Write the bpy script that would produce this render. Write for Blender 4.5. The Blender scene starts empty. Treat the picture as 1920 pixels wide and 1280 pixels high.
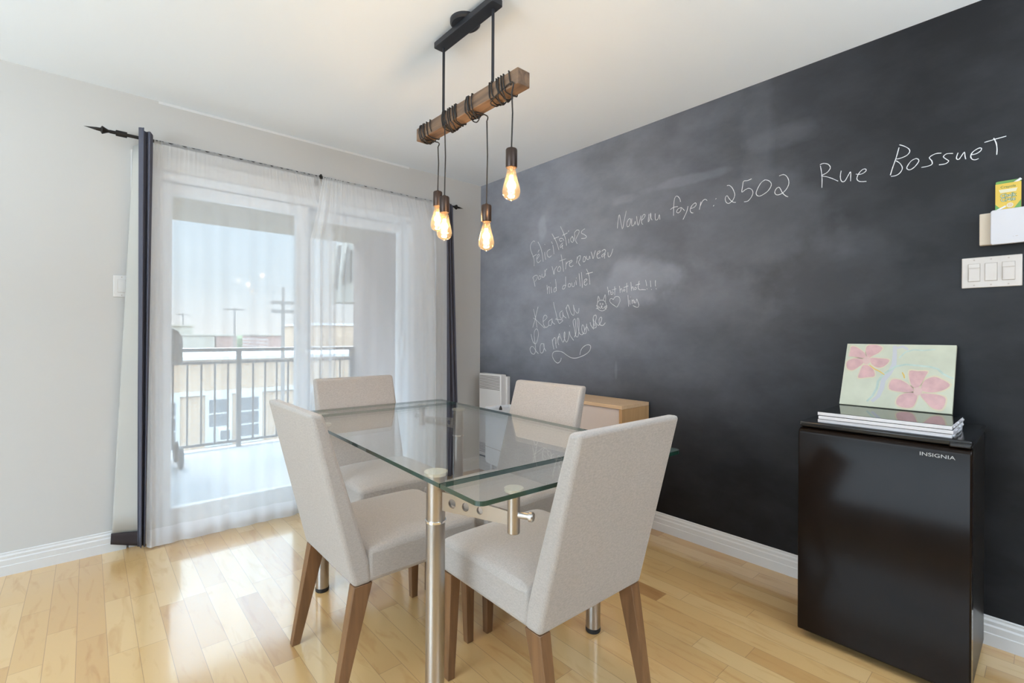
import bpy, bmesh, math, random
from mathutils import Vector, Matrix
random.seed(7)
S = bpy.context.scene
C = S.collection
PI = math.pi

# ------------------------------------------------------------------ camera, light, exposure
cam = bpy.data.objects.new('camera', bpy.data.cameras.new('camera')); C.objects.link(cam)
cam.data.sensor_width = 36.0
cam.data.lens = 899.67 / 1920 * 36
cam.data.shift_y = -12.31 / 1920
cam.data.clip_start = 0.02
cam.data.clip_end = 300
cam.matrix_world = (Matrix.Translation((-2.5496, -3.3010, 1.1537)) @ Matrix.Rotation(-0.723946, 4, 'Z')
                    @ Matrix.Rotation(PI / 2, 4, 'X') @ Matrix.Rotation(0.0054272, 4, 'Z'))
S.camera = cam
vs = S.view_settings
S.display_settings.display_device = 'sRGB'
vs.view_transform = 'Standard'; vs.look = 'None'; vs.gamma = 1.0; vs.use_curve_mapping = False
vs.exposure = 0.51

w = bpy.data.worlds.new('sky'); S.world = w; w.use_nodes = True
nt = w.node_tree; nt.nodes.clear()
tc = nt.nodes.new('ShaderNodeTexCoord'); sx = nt.nodes.new('ShaderNodeSeparateXYZ')
rp = nt.nodes.new('ShaderNodeValToRGB'); bg = nt.nodes.new('ShaderNodeBackground'); wo = nt.nodes.new('ShaderNodeOutputWorld')
nt.links.new(tc.outputs['Generated'], sx.inputs[0]); nt.links.new(sx.outputs['Z'], rp.inputs[0])
rp.color_ramp.elements[0].position = 0.0; rp.color_ramp.elements[0].color = (0.93, 0.95, 0.97, 1)
rp.color_ramp.elements[1].position = 0.24; rp.color_ramp.elements[1].color = (0.60, 0.79, 0.98, 1)
e = rp.color_ramp.elements.new(0.10); e.color = (0.72, 0.86, 0.98, 1)
# sky brightened high up, out of view, to light the room, clear pale band along the skyline
hi = nt.nodes.new('ShaderNodeMapRange'); hi.inputs[1].default_value = 0.25; hi.inputs[2].default_value = 0.42; hi.inputs[3].default_value = 0.80; hi.inputs[4].default_value = 5.4
nt.links.new(sx.outputs['Z'], hi.inputs[0]); nt.links.new(hi.outputs[0], bg.inputs[1])
nt.links.new(rp.outputs[0], bg.inputs[0])
nt.links.new(bg.outputs[0], wo.inputs[0])

def lamp(name, kind, loc, rot, energy, color=(1, 1, 1), **kw):
    l = bpy.data.lights.new(name, kind); l.energy = energy; l.color = color
    for k, v in kw.items(): setattr(l, k, v)
    o = bpy.data.objects.new(name, l); C.objects.link(o); o.location = loc; o.rotation_euler = rot
    return o
# sun stands over the street, lights the balcony deck
lamp('sun', 'SUN', (0, 30, 30), (math.radians(-47), 0, math.radians(12)), 2.2, (1.0, 0.95, 0.88), angle=0.30)
# daylight through the side window of the open-plan room, left of the camera
lamp('side_window_daylight', 'AREA', (-5.93, -2.5, 1.45), (math.radians(112), 0, -PI / 2), 54, (0.66, 0.84, 1.0), shape='RECTANGLE', size=2.6, size_y=1.7)

# two added fill lights bounced off the ceiling, outside the view
lamp('ceiling_fill', 'AREA', (-4.9, -2.1, 1.4), (PI, 0, 0), 78, (0.75, 0.90, 1.0), shape='DISK', size=1.4)
lamp('ceiling_fill', 'AREA', (-1.5, -5.2, 1.3), (PI, 0, 0), 118, (0.80, 0.91, 1.0), shape='DISK', size=1.4)

# ------------------------------------------------------------------ materials
def new_mat(name):
    m = bpy.data.materials.new(name); m.use_nodes = True
    return m, m.node_tree, m.node_tree.nodes['Principled BSDF']
def mat(name, col, rough=0.5, metal=0.0, spec=0.5, bump=0.0, bscale=200, var=0.0, vscale=6, coat=0.0, emit=None, estr=0.0, stretch=(1, 1, 1)):
    m, t, b = new_mat(name)
    b.inputs['Base Color'].default_value = (*col, 1); b.inputs['Roughness'].default_value = rough
    b.inputs['Metallic'].default_value = metal; b.inputs['Specular IOR Level'].default_value = spec
    b.inputs['Coat Weight'].default_value = coat; b.inputs['Coat Roughness'].default_value = 0.05
    if emit: b.inputs['Emission Color'].default_value = (*emit, 1); b.inputs['Emission Strength'].default_value = estr
    if bump or var:
        g = t.nodes.new('ShaderNodeTexCoord'); mp = t.nodes.new('ShaderNodeMapping'); mp.inputs['Scale'].default_value = stretch
        t.links.new(g.outputs['Object'], mp.inputs[0])
    if bump:
        n = t.nodes.new('ShaderNodeTexNoise'); n.inputs['Scale'].default_value = bscale; n.inputs['Detail'].default_value = 3
        bp = t.nodes.new('ShaderNodeBump'); bp.inputs['Strength'].default_value = bump; bp.inputs['Distance'].default_value = 0.002
        t.links.new(mp.outputs[0], n.inputs[0]); t.links.new(n.outputs[0], bp.inputs['Height']); t.links.new(bp.outputs[0], b.inputs['Normal'])
    if var:
        n2 = t.nodes.new('ShaderNodeTexNoise'); n2.inputs['Scale'].default_value = vscale; n2.inputs['Detail'].default_value = 4
        t.links.new(mp.outputs[0], n2.inputs[0])
        r = t.nodes.new('ShaderNodeValToRGB'); r.color_ramp.elements[0].position = 0.3; r.color_ramp.elements[1].position = 0.7
        r.color_ramp.elements[0].color = (*[c * (1 - var) for c in col], 1); r.color_ramp.elements[1].color = (*[min(1, c * (1 + var)) for c in col], 1)
        t.links.new(n2.outputs[0], r.inputs[0]); t.links.new(r.outputs[0], b.inputs['Base Color'])
    return m
def math_node(t, op, a, b=None, c=None):
    n = t.nodes.new('ShaderNodeMath'); n.operation = op
    for i, v in enumerate((a, b, c)):
        if v is None: continue
        if isinstance(v, (int, float)): n.inputs[i].default_value = v
        else: t.links.new(v, n.inputs[i])
    return n.outputs[0]
def abs_facing(t):
    g = t.nodes.new('ShaderNodeNewGeometry'); d = t.nodes.new('ShaderNodeVectorMath'); d.operation = 'DOT_PRODUCT'
    t.links.new(g.outputs['Normal'], d.inputs[0]); t.links.new(g.outputs['Incoming'], d.inputs[1])
    return math_node(t, 'ABSOLUTE', d.outputs['Value'])
def clear_glass(name, tint, f0=0.05, rough=0.0, haze=None):
    """thin clear glass: passes light straight through, mirrors more at grazing angles"""
    m = bpy.data.materials.new(name); m.use_nodes = True; t = m.node_tree; t.nodes.clear()
    tr = t.nodes.new('ShaderNodeBsdfTransparent'); tr.inputs[0].default_value = (*tint, 1)
    gl = t.nodes.new('ShaderNodeBsdfGlossy'); gl.inputs['Roughness'].default_value = rough; gl.inputs[0].default_value = (1, 1, 1, 1)
    f = math_node(t, 'POWER', math_node(t, 'SUBTRACT', 1.0, abs_facing(t)), 5.0)
    f = math_node(t, 'MULTIPLY_ADD', f, 1 - f0, f0)
    base = tr.outputs[0]
    if haze:   # amber coating that scatters a little of the light passing through it
        tl = t.nodes.new('ShaderNodeBsdfTranslucent'); tl.inputs[0].default_value = (*haze[1], 1)
        hm = t.nodes.new('ShaderNodeMixShader'); hm.inputs[0].default_value = haze[0]
        t.links.new(tr.outputs[0], hm.inputs[1]); t.links.new(tl.outputs[0], hm.inputs[2]); base = hm.outputs[0]
    mx = t.nodes.new('ShaderNodeMixShader'); o = t.nodes.new('ShaderNodeOutputMaterial')
    t.links.new(f, mx.inputs[0]); t.links.new(base, mx.inputs[1]); t.links.new(gl.outputs[0], mx.inputs[2]); t.links.new(mx.outputs[0], o.inputs[0])
    return m
def sheer_cloth(name, col, dens):
    """voile: thread coverage grows where the cloth is seen edge-on in its folds"""
    m = bpy.data.materials.new(name); m.use_nodes = True; t = m.node_tree; t.nodes.clear()
    tr = t.nodes.new('ShaderNodeBsdfTransparent')
    di = t.nodes.new('ShaderNodeBsdfDiffuse'); di.inputs[0].default_value = (*col, 1)
    tl = t.nodes.new('ShaderNodeBsdfTranslucent'); tl.inputs[0].default_value = (*col, 1)
    m1 = t.nodes.new('ShaderNodeMixShader'); m1.inputs[0].default_value = 0.45
    c = math_node(t, 'MAXIMUM', abs_facing(t), 0.12)
    op = math_node(t, 'SUBTRACT', 1.0, math_node(t, 'POWER', 1 - dens, math_node(t, 'DIVIDE', 1.0, c)))
    mx = t.nodes.new('ShaderNodeMixShader'); o = t.nodes.new('ShaderNodeOutputMaterial')
    t.links.new(di.outputs[0], m1.inputs[1]); t.links.new(tl.outputs[0], m1.inputs[2])
    t.links.new(op, mx.inputs[0]); t.links.new(tr.outputs[0], mx.inputs[1]); t.links.new(m1.outputs[0], mx.inputs[2]); t.links.new(mx.outputs[0], o.inputs[0])
    return m
def plank_floor():
    m, t, b = new_mat('maple_planks')
    g = t.nodes.new('ShaderNodeNewGeometry'); s = t.nodes.new('ShaderNodeSeparateXYZ'); t.links.new(g.outputs['Position'], s.inputs[0])
    W = 0.0857
    u = math_node(t, 'DIVIDE', math_node(t, 'ADD', s.outputs['X'], 2.748 + 60 * W), W)
    row = math_node(t, 'FLOOR', u); fu = math_node(t, 'FRACT', u)
    wn = t.nodes.new('ShaderNodeTexWhiteNoise'); wn.noise_dimensions = '1D'; t.links.new(row, wn.inputs['W'])
    ln = math_node(t, 'MULTIPLY_ADD', wn.outputs['Value'], 0.35, 0.42)
    v = math_node(t, 'DIVIDE', math_node(t, 'ADD', s.outputs['Y'], math_node(t, 'MULTIPLY_ADD', wn.outputs['Value'], 7.0, 40)), ln)
    seg = math_node(t, 'FLOOR', v); fv = math_node(t, 'FRACT', v)
    cv = t.nodes.new('ShaderNodeCombineXYZ'); t.links.new(row, cv.inputs[0]); t.links.new(seg, cv.inputs[1])
    w2 = t.nodes.new('ShaderNodeTexWhiteNoise'); w2.noise_dimensions = '2D'; t.links.new(cv.outputs[0], w2.inputs['Vector'])
    ramp = t.nodes.new('ShaderNodeValToRGB'); cr = ramp.color_ramp
    cr.elements[0].position = 0.0; cr.elements[0].color = (0.40, 0.20, 0.075, 1)
    cr.elements[1].position = 1.0; cr.elements[1].color = (0.70, 0.475, 0.225, 1)
    for p, c in ((0.06, (0.57, 0.33, 0.125)), (0.35, (0.63, 0.39, 0.16)), (0.7, (0.67, 0.43, 0.185))):
        el = cr.elements.new(p); el.color = (*c, 1)
    t.links.new(w2.outputs['Value'], ramp.inputs[0])
    # grain, stretched along each plank and shifted from plank to plank
    gx = math_node(t, 'MULTIPLY_ADD', w2.outputs['Value'], 31.0, math_node(t, 'MULTIPLY', s.outputs['X'], 9.0))
    gy = math_node(t, 'MULTIPLY_ADD', w2.outputs['Value'], 17.0, math_node(t, 'MULTIPLY', s.outputs['Y'], 1.7))
    gv = t.nodes.new('ShaderNodeCombineXYZ'); t.links.new(gx, gv.inputs[0]); t.links.new(gy, gv.inputs[1])
    n = t.nodes.new('ShaderNodeTexNoise'); n.inputs['Scale'].default_value = 2.2; n.inputs['Detail'].default_value = 6; n.inputs['Distortion'].default_value = 1.2
    t.links.new(gv.outputs[0], n.inputs['Vector'])
    r2 = t.nodes.new('ShaderNodeValToRGB'); r2.color_ramp.elements[0].position = 0.27; r2.color_ramp.elements[0].color = (0.86, 0.77, 0.66, 1)
    r2.color_ramp.elements[1].position = 0.46; r2.color_ramp.elements[1].color = (1, 1, 1, 1)
    t.links.new(n.outputs[0], r2.inputs[0])
    mul = t.nodes.new('ShaderNodeMix'); mul.data_type = 'RGBA'; mul.blend_type = 'MULTIPLY'; mul.inputs[0].default_value = 1.0
    t.links.new(ramp.outputs[0], mul.inputs[6]); t.links.new(r2.outputs[0], mul.inputs[7])
    # seams
    eu = math_node(t, 'MINIMUM', fu, math_node(t, 'SUBTRACT', 1.0, fu)); ev = math_node(t, 'MULTIPLY', math_node(t, 'MINIMUM', fv, math_node(t, 'SUBTRACT', 1.0, fv)), math_node(t, 'DIVIDE', ln, W))
    ed = math_node(t, 'MINIMUM', eu, ev); seam = math_node(t, 'LESS_THAN', ed, 0.011)
    mk = t.nodes.new('ShaderNodeMix'); mk.data_type = 'RGBA'; t.links.new(math_node(t, 'MULTIPLY', seam, 0.55), mk.inputs[0])
    t.links.new(mul.outputs[2], mk.inputs[6]); mk.inputs[7].default_value = (0.22, 0.12, 0.055, 1)
    t.links.new(mk.outputs[2], b.inputs['Base Color'])
    b.inputs['Roughness'].default_value = 0.30; b.inputs['Specular IOR Level'].default_value = 0.5
    b.inputs['Coat Weight'].default_value = 0.85; b.inputs['Coat Roughness'].default_value = 0.10; b.inputs['Coat IOR'].default_value = 1.7
    bp = t.nodes.new('ShaderNodeBump'); bp.inputs['Strength'].default_value = 0.25; bp.inputs['Distance'].default_value = 0.001
    t.links.new(math_node(t, 'MINIMUM', ed, 0.03), bp.inputs['Height']); t.links.new(bp.outputs[0], b.inputs['Normal'])
    return m
def chalkboard():
    """matt black chalkboard paint with painted-in window sheen and wiped chalk smudges (y, z, ry, rz, amount)"""
    m, t, b = new_mat('chalkboard_paint')
    g = t.nodes.new('ShaderNodeNewGeometry'); s = t.nodes.new('ShaderNodeSeparateXYZ'); t.links.new(g.outputs['Position'], s.inputs[0])
    mp = t.nodes.new('ShaderNodeMapping'); mp.inputs['Rotation'].default_value = (math.radians(25), 0, 0); mp.inputs['Scale'].default_value = (1, 1.0, 1.7)
    t.links.new(g.outputs['Position'], mp.inputs[0])
    n = t.nodes.new('ShaderNodeTexNoise'); n.inputs['Scale'].default_value = 2.6; n.inputs['Detail'].default_value = 7; n.inputs['Roughness'].default_value = 0.62
    t.links.new(mp.outputs[0], n.inputs['Vector'])
    nz = math_node(t, 'MULTIPLY', math_node(t, 'MAXIMUM', math_node(t, 'SUBTRACT', n.outputs[0], 0.42), 0.0), 1.0)
    n2 = t.nodes.new('ShaderNodeTexNoise'); n2.inputs['Scale'].default_value = 5; n2.inputs['Detail'].default_value = 5; t.links.new(g.outputs['Position'], n2.inputs['Vector'])
    # old chalk at writing height, plus window sheen painted in towards the corner; the foot of the wall is clean
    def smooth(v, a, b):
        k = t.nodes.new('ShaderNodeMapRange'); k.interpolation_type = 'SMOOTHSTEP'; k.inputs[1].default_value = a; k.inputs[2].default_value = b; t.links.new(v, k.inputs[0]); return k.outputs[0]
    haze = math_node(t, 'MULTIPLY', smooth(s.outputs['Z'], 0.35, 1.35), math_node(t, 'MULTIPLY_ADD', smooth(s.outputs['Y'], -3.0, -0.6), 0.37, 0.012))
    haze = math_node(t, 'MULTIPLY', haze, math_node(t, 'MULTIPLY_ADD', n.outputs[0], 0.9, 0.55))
    dust_sheen = math_node(t, 'ADD', haze, math_node(t, 'MULTIPLY', nz, 0.06))
    wob = math_node(t, 'MULTIPLY', math_node(t, 'SUBTRACT', n2.outputs[0], 0.5), 1.5)
    for (y, z, ry, rz, a) in DUST:
        dy = math_node(t, 'DIVIDE', math_node(t, 'SUBTRACT', s.outputs['Y'], y), ry); dz = math_node(t, 'DIVIDE', math_node(t, 'SUBTRACT', s.outputs['Z'], z), rz)
        r = math_node(t, 'SQRT', math_node(t, 'ADD', math_node(t, 'MULTIPLY', dy, dy), math_node(t, 'MULTIPLY', dz, dz)))
        q = math_node(t, 'MAXIMUM', math_node(t, 'SUBTRACT', 1.0, math_node(t, 'ADD', r, wob)), 0.0)
        q = math_node(t, 'MINIMUM', math_node(t, 'MULTIPLY', q, 2.5), 1.0)
        dust_sheen = math_node(t, 'ADD', dust_sheen, math_node(t, 'MULTIPLY', q, a * 2.4))
    mk = t.nodes.new('ShaderNodeMix'); mk.data_type = 'RGBA'; t.links.new(dust_sheen, mk.inputs[0])
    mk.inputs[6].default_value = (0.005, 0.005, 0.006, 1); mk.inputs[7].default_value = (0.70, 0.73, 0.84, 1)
    t.links.new(mk.outputs[2], b.inputs['Base Color']); b.inputs['Roughness'].default_value = 0.48; b.inputs['Specular IOR Level'].default_value = 0.25
    return m
def linen(name, col):
    m, t, b = new_mat(name)
    g = t.nodes.new('ShaderNodeTexCoord')
    hs = []
    for sc in ((700, 120, 700), (120, 700, 160)):
        mp = t.nodes.new('ShaderNodeMapping'); mp.inputs['Scale'].default_value = sc; t.links.new(g.outputs['Object'], mp.inputs[0])
        n = t.nodes.new('ShaderNodeTexNoise'); n.inputs['Scale'].default_value = 1.0; n.inputs['Detail'].default_value = 2; t.links.new(mp.outputs[0], n.inputs[0]); hs.append(n.outputs[0])
    h = math_node(t, 'MULTIPLY', math_node(t, 'ADD', *hs), 0.5)
    r = t.nodes.new('ShaderNodeValToRGB'); r.color_ramp.elements[0].position = 0.36; r.color_ramp.elements[1].position = 0.62
    r.color_ramp.elements[0].color = (*[c * 0.84 for c in col], 1); r.color_ramp.elements[1].color = (*[min(1, c * 1.08) for c in col], 1)
    t.links.new(h, r.inputs[0]); t.links.new(r.outputs[0], b.inputs['Base Color'])
    b.inputs['Roughness'].default_value = 0.95; b.inputs['Specular IOR Level'].default_value = 0.15
    b.inputs['Sheen Weight'].default_value = 0.25
    bp = t.nodes.new('ShaderNodeBump'); bp.inputs['Strength'].default_value = 0.25; bp.inputs['Distance'].default_value = 0.001
    t.links.new(h, bp.inputs['Height']); t.links.new(bp.outputs[0], b.inputs['Normal'])
    return m
def wood(name, c1, c2, rough=0.45, axis=(14, 14, 1.2), coat=0.0):
    m, t, b = new_mat(name)
    g = t.nodes.new('ShaderNodeTexCoord'); mp = t.nodes.new('ShaderNodeMapping'); mp.inputs['Scale'].default_value = axis
    t.links.new(g.outputs['Object'], mp.inputs[0])
    n = t.nodes.new('ShaderNodeTexNoise'); n.inputs['Scale'].default_value = 3; n.inputs['Detail'].default_value = 5; n.inputs['Distortion'].default_value = 0.6
    t.links.new(mp.outputs[0], n.inputs[0])
    r = t.nodes.new('ShaderNodeValToRGB'); r.color_ramp.elements[0].position = 0.3; r.color_ramp.elements[1].position = 0.7
    r.color_ramp.elements[0].color = (*c1, 1); r.color_ramp.elements[1].color = (*c2, 1)
    t.links.new(n.outputs[0], r.inputs[0]); t.links.new(r.outputs[0], b.inputs['Base Color']); b.inputs['Roughness'].default_value = rough
    b.inputs['Coat Weight'].default_value = coat
    return m
def brick_mat(name, c1, c2, mortar, scale, vertical='XZ'):
    m, t, b = new_mat(name)
    g = t.nodes.new('ShaderNodeNewGeometry'); s = t.nodes.new('ShaderNodeSeparateXYZ'); t.links.new(g.outputs['Position'], s.inputs[0])
    cv = t.nodes.new('ShaderNodeCombineXYZ'); t.links.new(s.outputs[vertical[0]], cv.inputs[0]); t.links.new(s.outputs[vertical[1]], cv.inputs[1])
    br = t.nodes.new('ShaderNodeTexBrick'); br.inputs['Scale'].default_value = scale
    br.inputs['Color1'].default_value = (*c1, 1); br.inputs['Color2'].default_value = (*c2, 1); br.inputs['Mortar'].default_value = (*mortar, 1)
    t.links.new(cv.outputs[0], br.inputs[0]); t.links.new(br.outputs[0], b.inputs['Base Color']); b.inputs['Roughness'].default_value = 0.9
    return m
DUST = [(-1.59, 1.49, 0.33, 0.16, 0.040), (-0.75, 1.95, 0.05, 0.13, 0.030), (-2.30, 2.16, 0.10, 0.30, 0.012), (-2.37, 2.13, 0.20, 0.07, 0.014),
        (-1.90, 2.04, 0.34, 0.035, 0.022), (-1.48, 2.02, 0.12, 0.04, 0.026), (-1.60, 2.02, 0.35, 0.20, 0.010), (-2.05, 2.37, 0.22, 0.08, 0.010),
        (-2.25, 1.70, 0.45, 0.30, 0.014), (-2.05, 1.38, 0.35, 0.22, 0.012), (-2.60, 1.47, 0.35, 0.25, 0.008), (-1.43, 0.93, 0.012, 0.07, 0.020)]
M = dict(
    wall=mat('warm_white_paint', (0.575, 0.56, 0.54), 0.75, bump=0.04, bscale=350, spec=0.25),
    ceil=mat('ceiling_white_paint', (0.83, 0.88, 0.94), 0.85, spec=0.2),
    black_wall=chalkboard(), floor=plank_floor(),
    far_wall=mat('taupe_paint', (0.20, 0.155, 0.125), 0.8),
    trim=mat('white_trim_paint', (0.68, 0.665, 0.65), 0.35, spec=0.5),
    door=mat('white_pvc', (0.82, 0.84, 0.87), 0.3),
    pane=clear_glass('window_pane', (0.97, 0.985, 0.98), 0.004),
    sheer=sheer_cloth('white_voile', (0.97, 0.98, 0.995), 0.43), sheer_thick=sheer_cloth('white_voile_fuller', (0.97, 0.98, 0.995), 0.50), sheer_hem=sheer_cloth('white_voile_hem', (0.92, 0.93, 0.96), 0.55),
    drape=mat('charcoal_drape', (0.11, 0.11, 0.14), 0.9, spec=0.2, bump=0.5, bscale=60, stretch=(0.2, 0.2, 6)),
    lining=mat('cream_lining', (0.50, 0.485, 0.45), 0.9, spec=0.1), hem=mat('brown_hem', (0.045, 0.035, 0.035), 0.9, spec=0.1),
    rod=mat('dark_iron', (0.025, 0.022, 0.02), 0.45, 0.6),
    linen=linen('beige_linen', (0.445, 0.40, 0.365)),
    leg=wood('walnut_leg', (0.16, 0.078, 0.034), (0.25, 0.125, 0.055), 0.4),
    steel=mat('brushed_steel', (0.47, 0.44, 0.415), 0.30, 1.0, bump=0.05, bscale=80, stretch=(1, 1, 20)),
    chrome=mat('chrome', (0.88, 0.88, 0.88), 0.06, 1.0),
    rubber=mat('black_rubber', (0.02, 0.02, 0.02), 0.6),
    glass=clear_glass('table_glass', (0.98, 0.994, 0.988), 0.05), glass_edge=None,
    lamp_black=mat('satin_black_metal', (0.035, 0.037, 0.045), 0.38, 0.4),
    beam=wood('rustic_beam', (0.11, 0.068, 0.045), (0.27, 0.165, 0.10), 0.6, axis=(12, 1.6, 12)),
    cord=mat('black_cord', (0.02, 0.018, 0.018), 0.6),
    socket=mat('bronze_socket', (0.06, 0.042, 0.035), 0.35, 0.7),
    bulb=clear_glass('amber_bulb_glass', (1.0, 0.87, 0.66), 0.07, haze=(0.025, (1.0, 0.80, 0.55))), 
    filament=mat('glowing_filament', (1, 0.8, 0.5), 0.5, emit=(1.0, 0.72, 0.36), estr=22),
    fridge=mat('gloss_black_enamel', (0.0105, 0.0062, 0.0042), 0.13, spec=0.13, var=0.25, vscale=5), fridge_top=mat('black_fridge_top', (0.011, 0.011, 0.012), 0.12, spec=0.5),
    fridge_edge=mat('black_plastic', (0.012, 0.011, 0.011), 0.35),
    silver=mat('silver_letters', (0.40, 0.385, 0.37), 0.35, 0.6),
    board_top=mat('gloss_black_board', (0.012, 0.012, 0.013), 0.03, spec=0.8), board_edge=mat('white_board_edge', (0.66, 0.64, 0.66), 0.5),
    holder=mat('white_holder_plastic', (0.57, 0.555, 0.58), 0.4),
    white=mat('white_plastic', (0.80, 0.81, 0.83), 0.3), cream=mat('cream_plastic', (0.60, 0.55, 0.51), 0.35), groove=mat('dark_groove', (0.20, 0.17, 0.15), 0.7), line=mat('switch_gap', (0.46, 0.40, 0.35), 0.7),
    heater=mat('heater_enamel', (0.74, 0.70, 0.67), 0.35), birch=wood('birch_veneer', (0.68, 0.45, 0.26), (0.76, 0.53, 0.33), 0.4, axis=(10, 1.5, 10)), birch_side=wood('birch_edge_panel', (0.50, 0.29, 0.13), (0.58, 0.35, 0.17), 0.4, axis=(10, 10, 1.5)),
    cubby=mat('pale_back_panel', (0.72, 0.62, 0.57), 0.5),
    disc=mat('satin_pad', (0.74, 0.71, 0.60), 0.35, 0.3),
    strip=mat('ceiling_cut_in', (0.70, 0.70, 0.70), 0.8),
    chalk=mat('chalk', (0.70, 0.70, 0.72), 0.95, spec=0.05),
    yellow=mat('yellow_card', (0.62, 0.42, 0.055), 0.5), green=mat('green_card', (0.13, 0.30, 0.07), 0.5), card=mat('grey_card', (0.55, 0.52, 0.45), 0.7), hole=mat('carton_slot', (0.02, 0.04, 0.01), 0.8), dgreen=mat('dark_green_ink', (0.03, 0.16, 0.06), 0.6), pale=mat('cream_ink', (0.62, 0.58, 0.42), 0.6), pink=mat('pink_ink', (0.55, 0.25, 0.22), 0.6), holder_side=mat('beige_cardboard', (0.60, 0.52, 0.42), 0.75),
    balcony=mat('pale_deck', (0.46, 0.47, 0.49), 0.6), stucco=mat('taupe_stucco', (0.27, 0.21, 0.19), 0.95, bump=0.6, bscale=60, var=0.12, vscale=40), soffit=mat('beige_soffit', (0.36, 0.30, 0.22), 0.8), rail=mat('grey_brown_rail', (0.20, 0.18, 0.17), 0.5), grill=mat('grey_grill_lid', (0.22, 0.21, 0.20), 0.4), grill_dark=mat('dark_grill_body', (0.03, 0.03, 0.03), 0.5),
    brick=brick_mat('orange_brick', (0.44, 0.29, 0.18), (0.50, 0.34, 0.22), (0.46, 0.40, 0.33), 2.2), red=brick_mat('red_brick', (0.32, 0.17, 0.13), (0.36, 0.2, 0.16), (0.4, 0.33, 0.3), 1.5), beige_b=mat('beige_render', (0.36, 0.32, 0.26), 0.9), roof=mat('pale_roof', (0.6, 0.61, 0.63), 0.8), dark_pane=mat('dark_window_pane', (0.14, 0.145, 0.155), 0.2), stone=mat('white_window_frame', (0.55, 0.55, 0.54), 0.6), pole=mat('weathered_pole', (0.22, 0.19, 0.17), 0.9), leaf=mat('tree_leaf', (0.16, 0.20, 0.10), 0.9, var=0.4, vscale=8), ground=mat('street', (0.3, 0.3, 0.3), 0.9), awning=mat('beige_awning', (0.30, 0.285, 0.25), 0.8), awning_dark=mat('grey_slat', (0.12, 0.11, 0.10), 0.8),
    canvas=None, petal=mat('pink_petal_paint', (0.58, 0.36, 0.355), 0.7, var=0.12, vscale=25), halo=mat('pale_yellow_paint', (0.60, 0.53, 0.38), 0.7), teal=mat('pale_teal_paint', (0.44, 0.53, 0.48), 0.7, var=0.12, vscale=30), lilac=mat('pale_lilac_paint', (0.49, 0.49, 0.52), 0.7), core=mat('pale_pink_paint', (0.62, 0.43, 0.40), 0.7), ochre=mat('ochre_paint', (0.68, 0.46, 0.12), 0.7),
)
M['canvas'] = mat('cream_green_paint', (0.52, 0.53, 0.42), 0.7, var=0.10, vscale=9)
m_, t_, b_ = new_mat('green_glass_edge'); b_.inputs['Base Color'].default_value = (0.012, 0.05, 0.038, 1); b_.inputs['Roughness'].default_value = 0.08; b_.inputs['Coat Weight'].default_value = 0.5; M['glass_edge'] = m_

# ------------------------------------------------------------------ mesh helpers
def tag(o, label=None, cat=None, group=None, kind=None):
    for k, v in (('label', label), ('category', cat), ('group', group), ('kind', kind)):
        if v: o[k] = v
    return o
def obj(name, bm, m, parent=None, smooth=True, bevel=0.0, seg=2, angle=35):
    me = bpy.data.meshes.new(name); bm.normal_update(); bm.to_mesh(me); bm.free()
    for k in (m if isinstance(m, (list, tuple)) else [m]): me.materials.append(k)
    o = bpy.data.objects.new(name, me); C.objects.link(o)
    if parent: o.parent = parent
    if smooth:
        for p in me.polygons: p.use_smooth = True
        me.set_sharp_from_angle(angle=math.radians(angle))
    if bevel:
        b = o.modifiers.new('bevel', 'BEVEL'); b.width = bevel; b.segments = seg; b.limit_method = 'ANGLE'; b.angle_limit = math.radians(30); b.harden_normals = False
    return o
def empty(name, loc, rz=0.0, label=None, cat=None, group=None):
    o = bpy.data.objects.new(name, None); C.objects.link(o); o.empty_display_size = 0.1
    o.location = loc; o.rotation_euler = (0, 0, rz)
    return tag(o, label, cat, group)
def add_box(bm, x0, x1, y0, y1, z0, z1, mi=0):
    v = [bm.verts.new(p) for p in ((x0, y0, z0), (x1, y0, z0), (x1, y1, z0), (x0, y1, z0), (x0, y0, z1), (x1, y0, z1), (x1, y1, z1), (x0, y1, z1))]
    fs = [bm.faces.new([v[i] for i in q]) for q in ((3, 2, 1, 0), (4, 5, 6, 7), (0, 1, 5, 4), (1, 2, 6, 5), (2, 3, 7, 6), (3, 0, 4, 7))]
    for f in fs: f.material_index = mi
    return fs
def box(*a): bm = bmesh.new(); add_box(bm, *a); return bm
def hexa(pts):
    """8 corners: bottom loop (ccw from above) then top loop"""
    bm = bmesh.new(); v = [bm.verts.new(p) for p in pts]
    for q in ((3, 2, 1, 0), (4, 5, 6, 7), (0, 1, 5, 4), (1, 2, 6, 5), (2, 3, 7, 6), (3, 0, 4, 7)): bm.faces.new([v[i] for i in q])
    return bm
def add_tube(bm, pts, r, n=8, cap=True, mi=0):
    pts = [Vector(p) for p in pts]; rings = []; prev = None
    for i, p in enumerate(pts):
        d = (pts[min(i + 1, len(pts) - 1)] - pts[max(i - 1, 0)])
        d = d.normalized() if d.length > 1e-9 else Vector((0, 0, 1))
        if prev is None:
            a = d.orthogonal().normalized()
        else:
            a = (prev - d * prev.dot(d)); a = a.normalized() if a.length > 1e-6 else d.orthogonal().normalized()
        prev = a; b = d.cross(a)
        rr = r[i] if isinstance(r, (list, tuple)) else r
        rings.append([bm.verts.new(p + a * (rr * math.cos(2 * PI * k / n)) + b * (rr * math.sin(2 * PI * k / n))) for k in range(n)])
    for i in range(len(rings) - 1):
        for k in range(n):
            f = bm.faces.new((rings[i][k], rings[i][(k + 1) % n], rings[i + 1][(k + 1) % n], rings[i + 1][k])); f.material_index = mi
    if cap:
        bm.faces.new(rings[0][::-1]).material_index = mi; bm.faces.new(rings[-1]).material_index = mi
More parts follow.
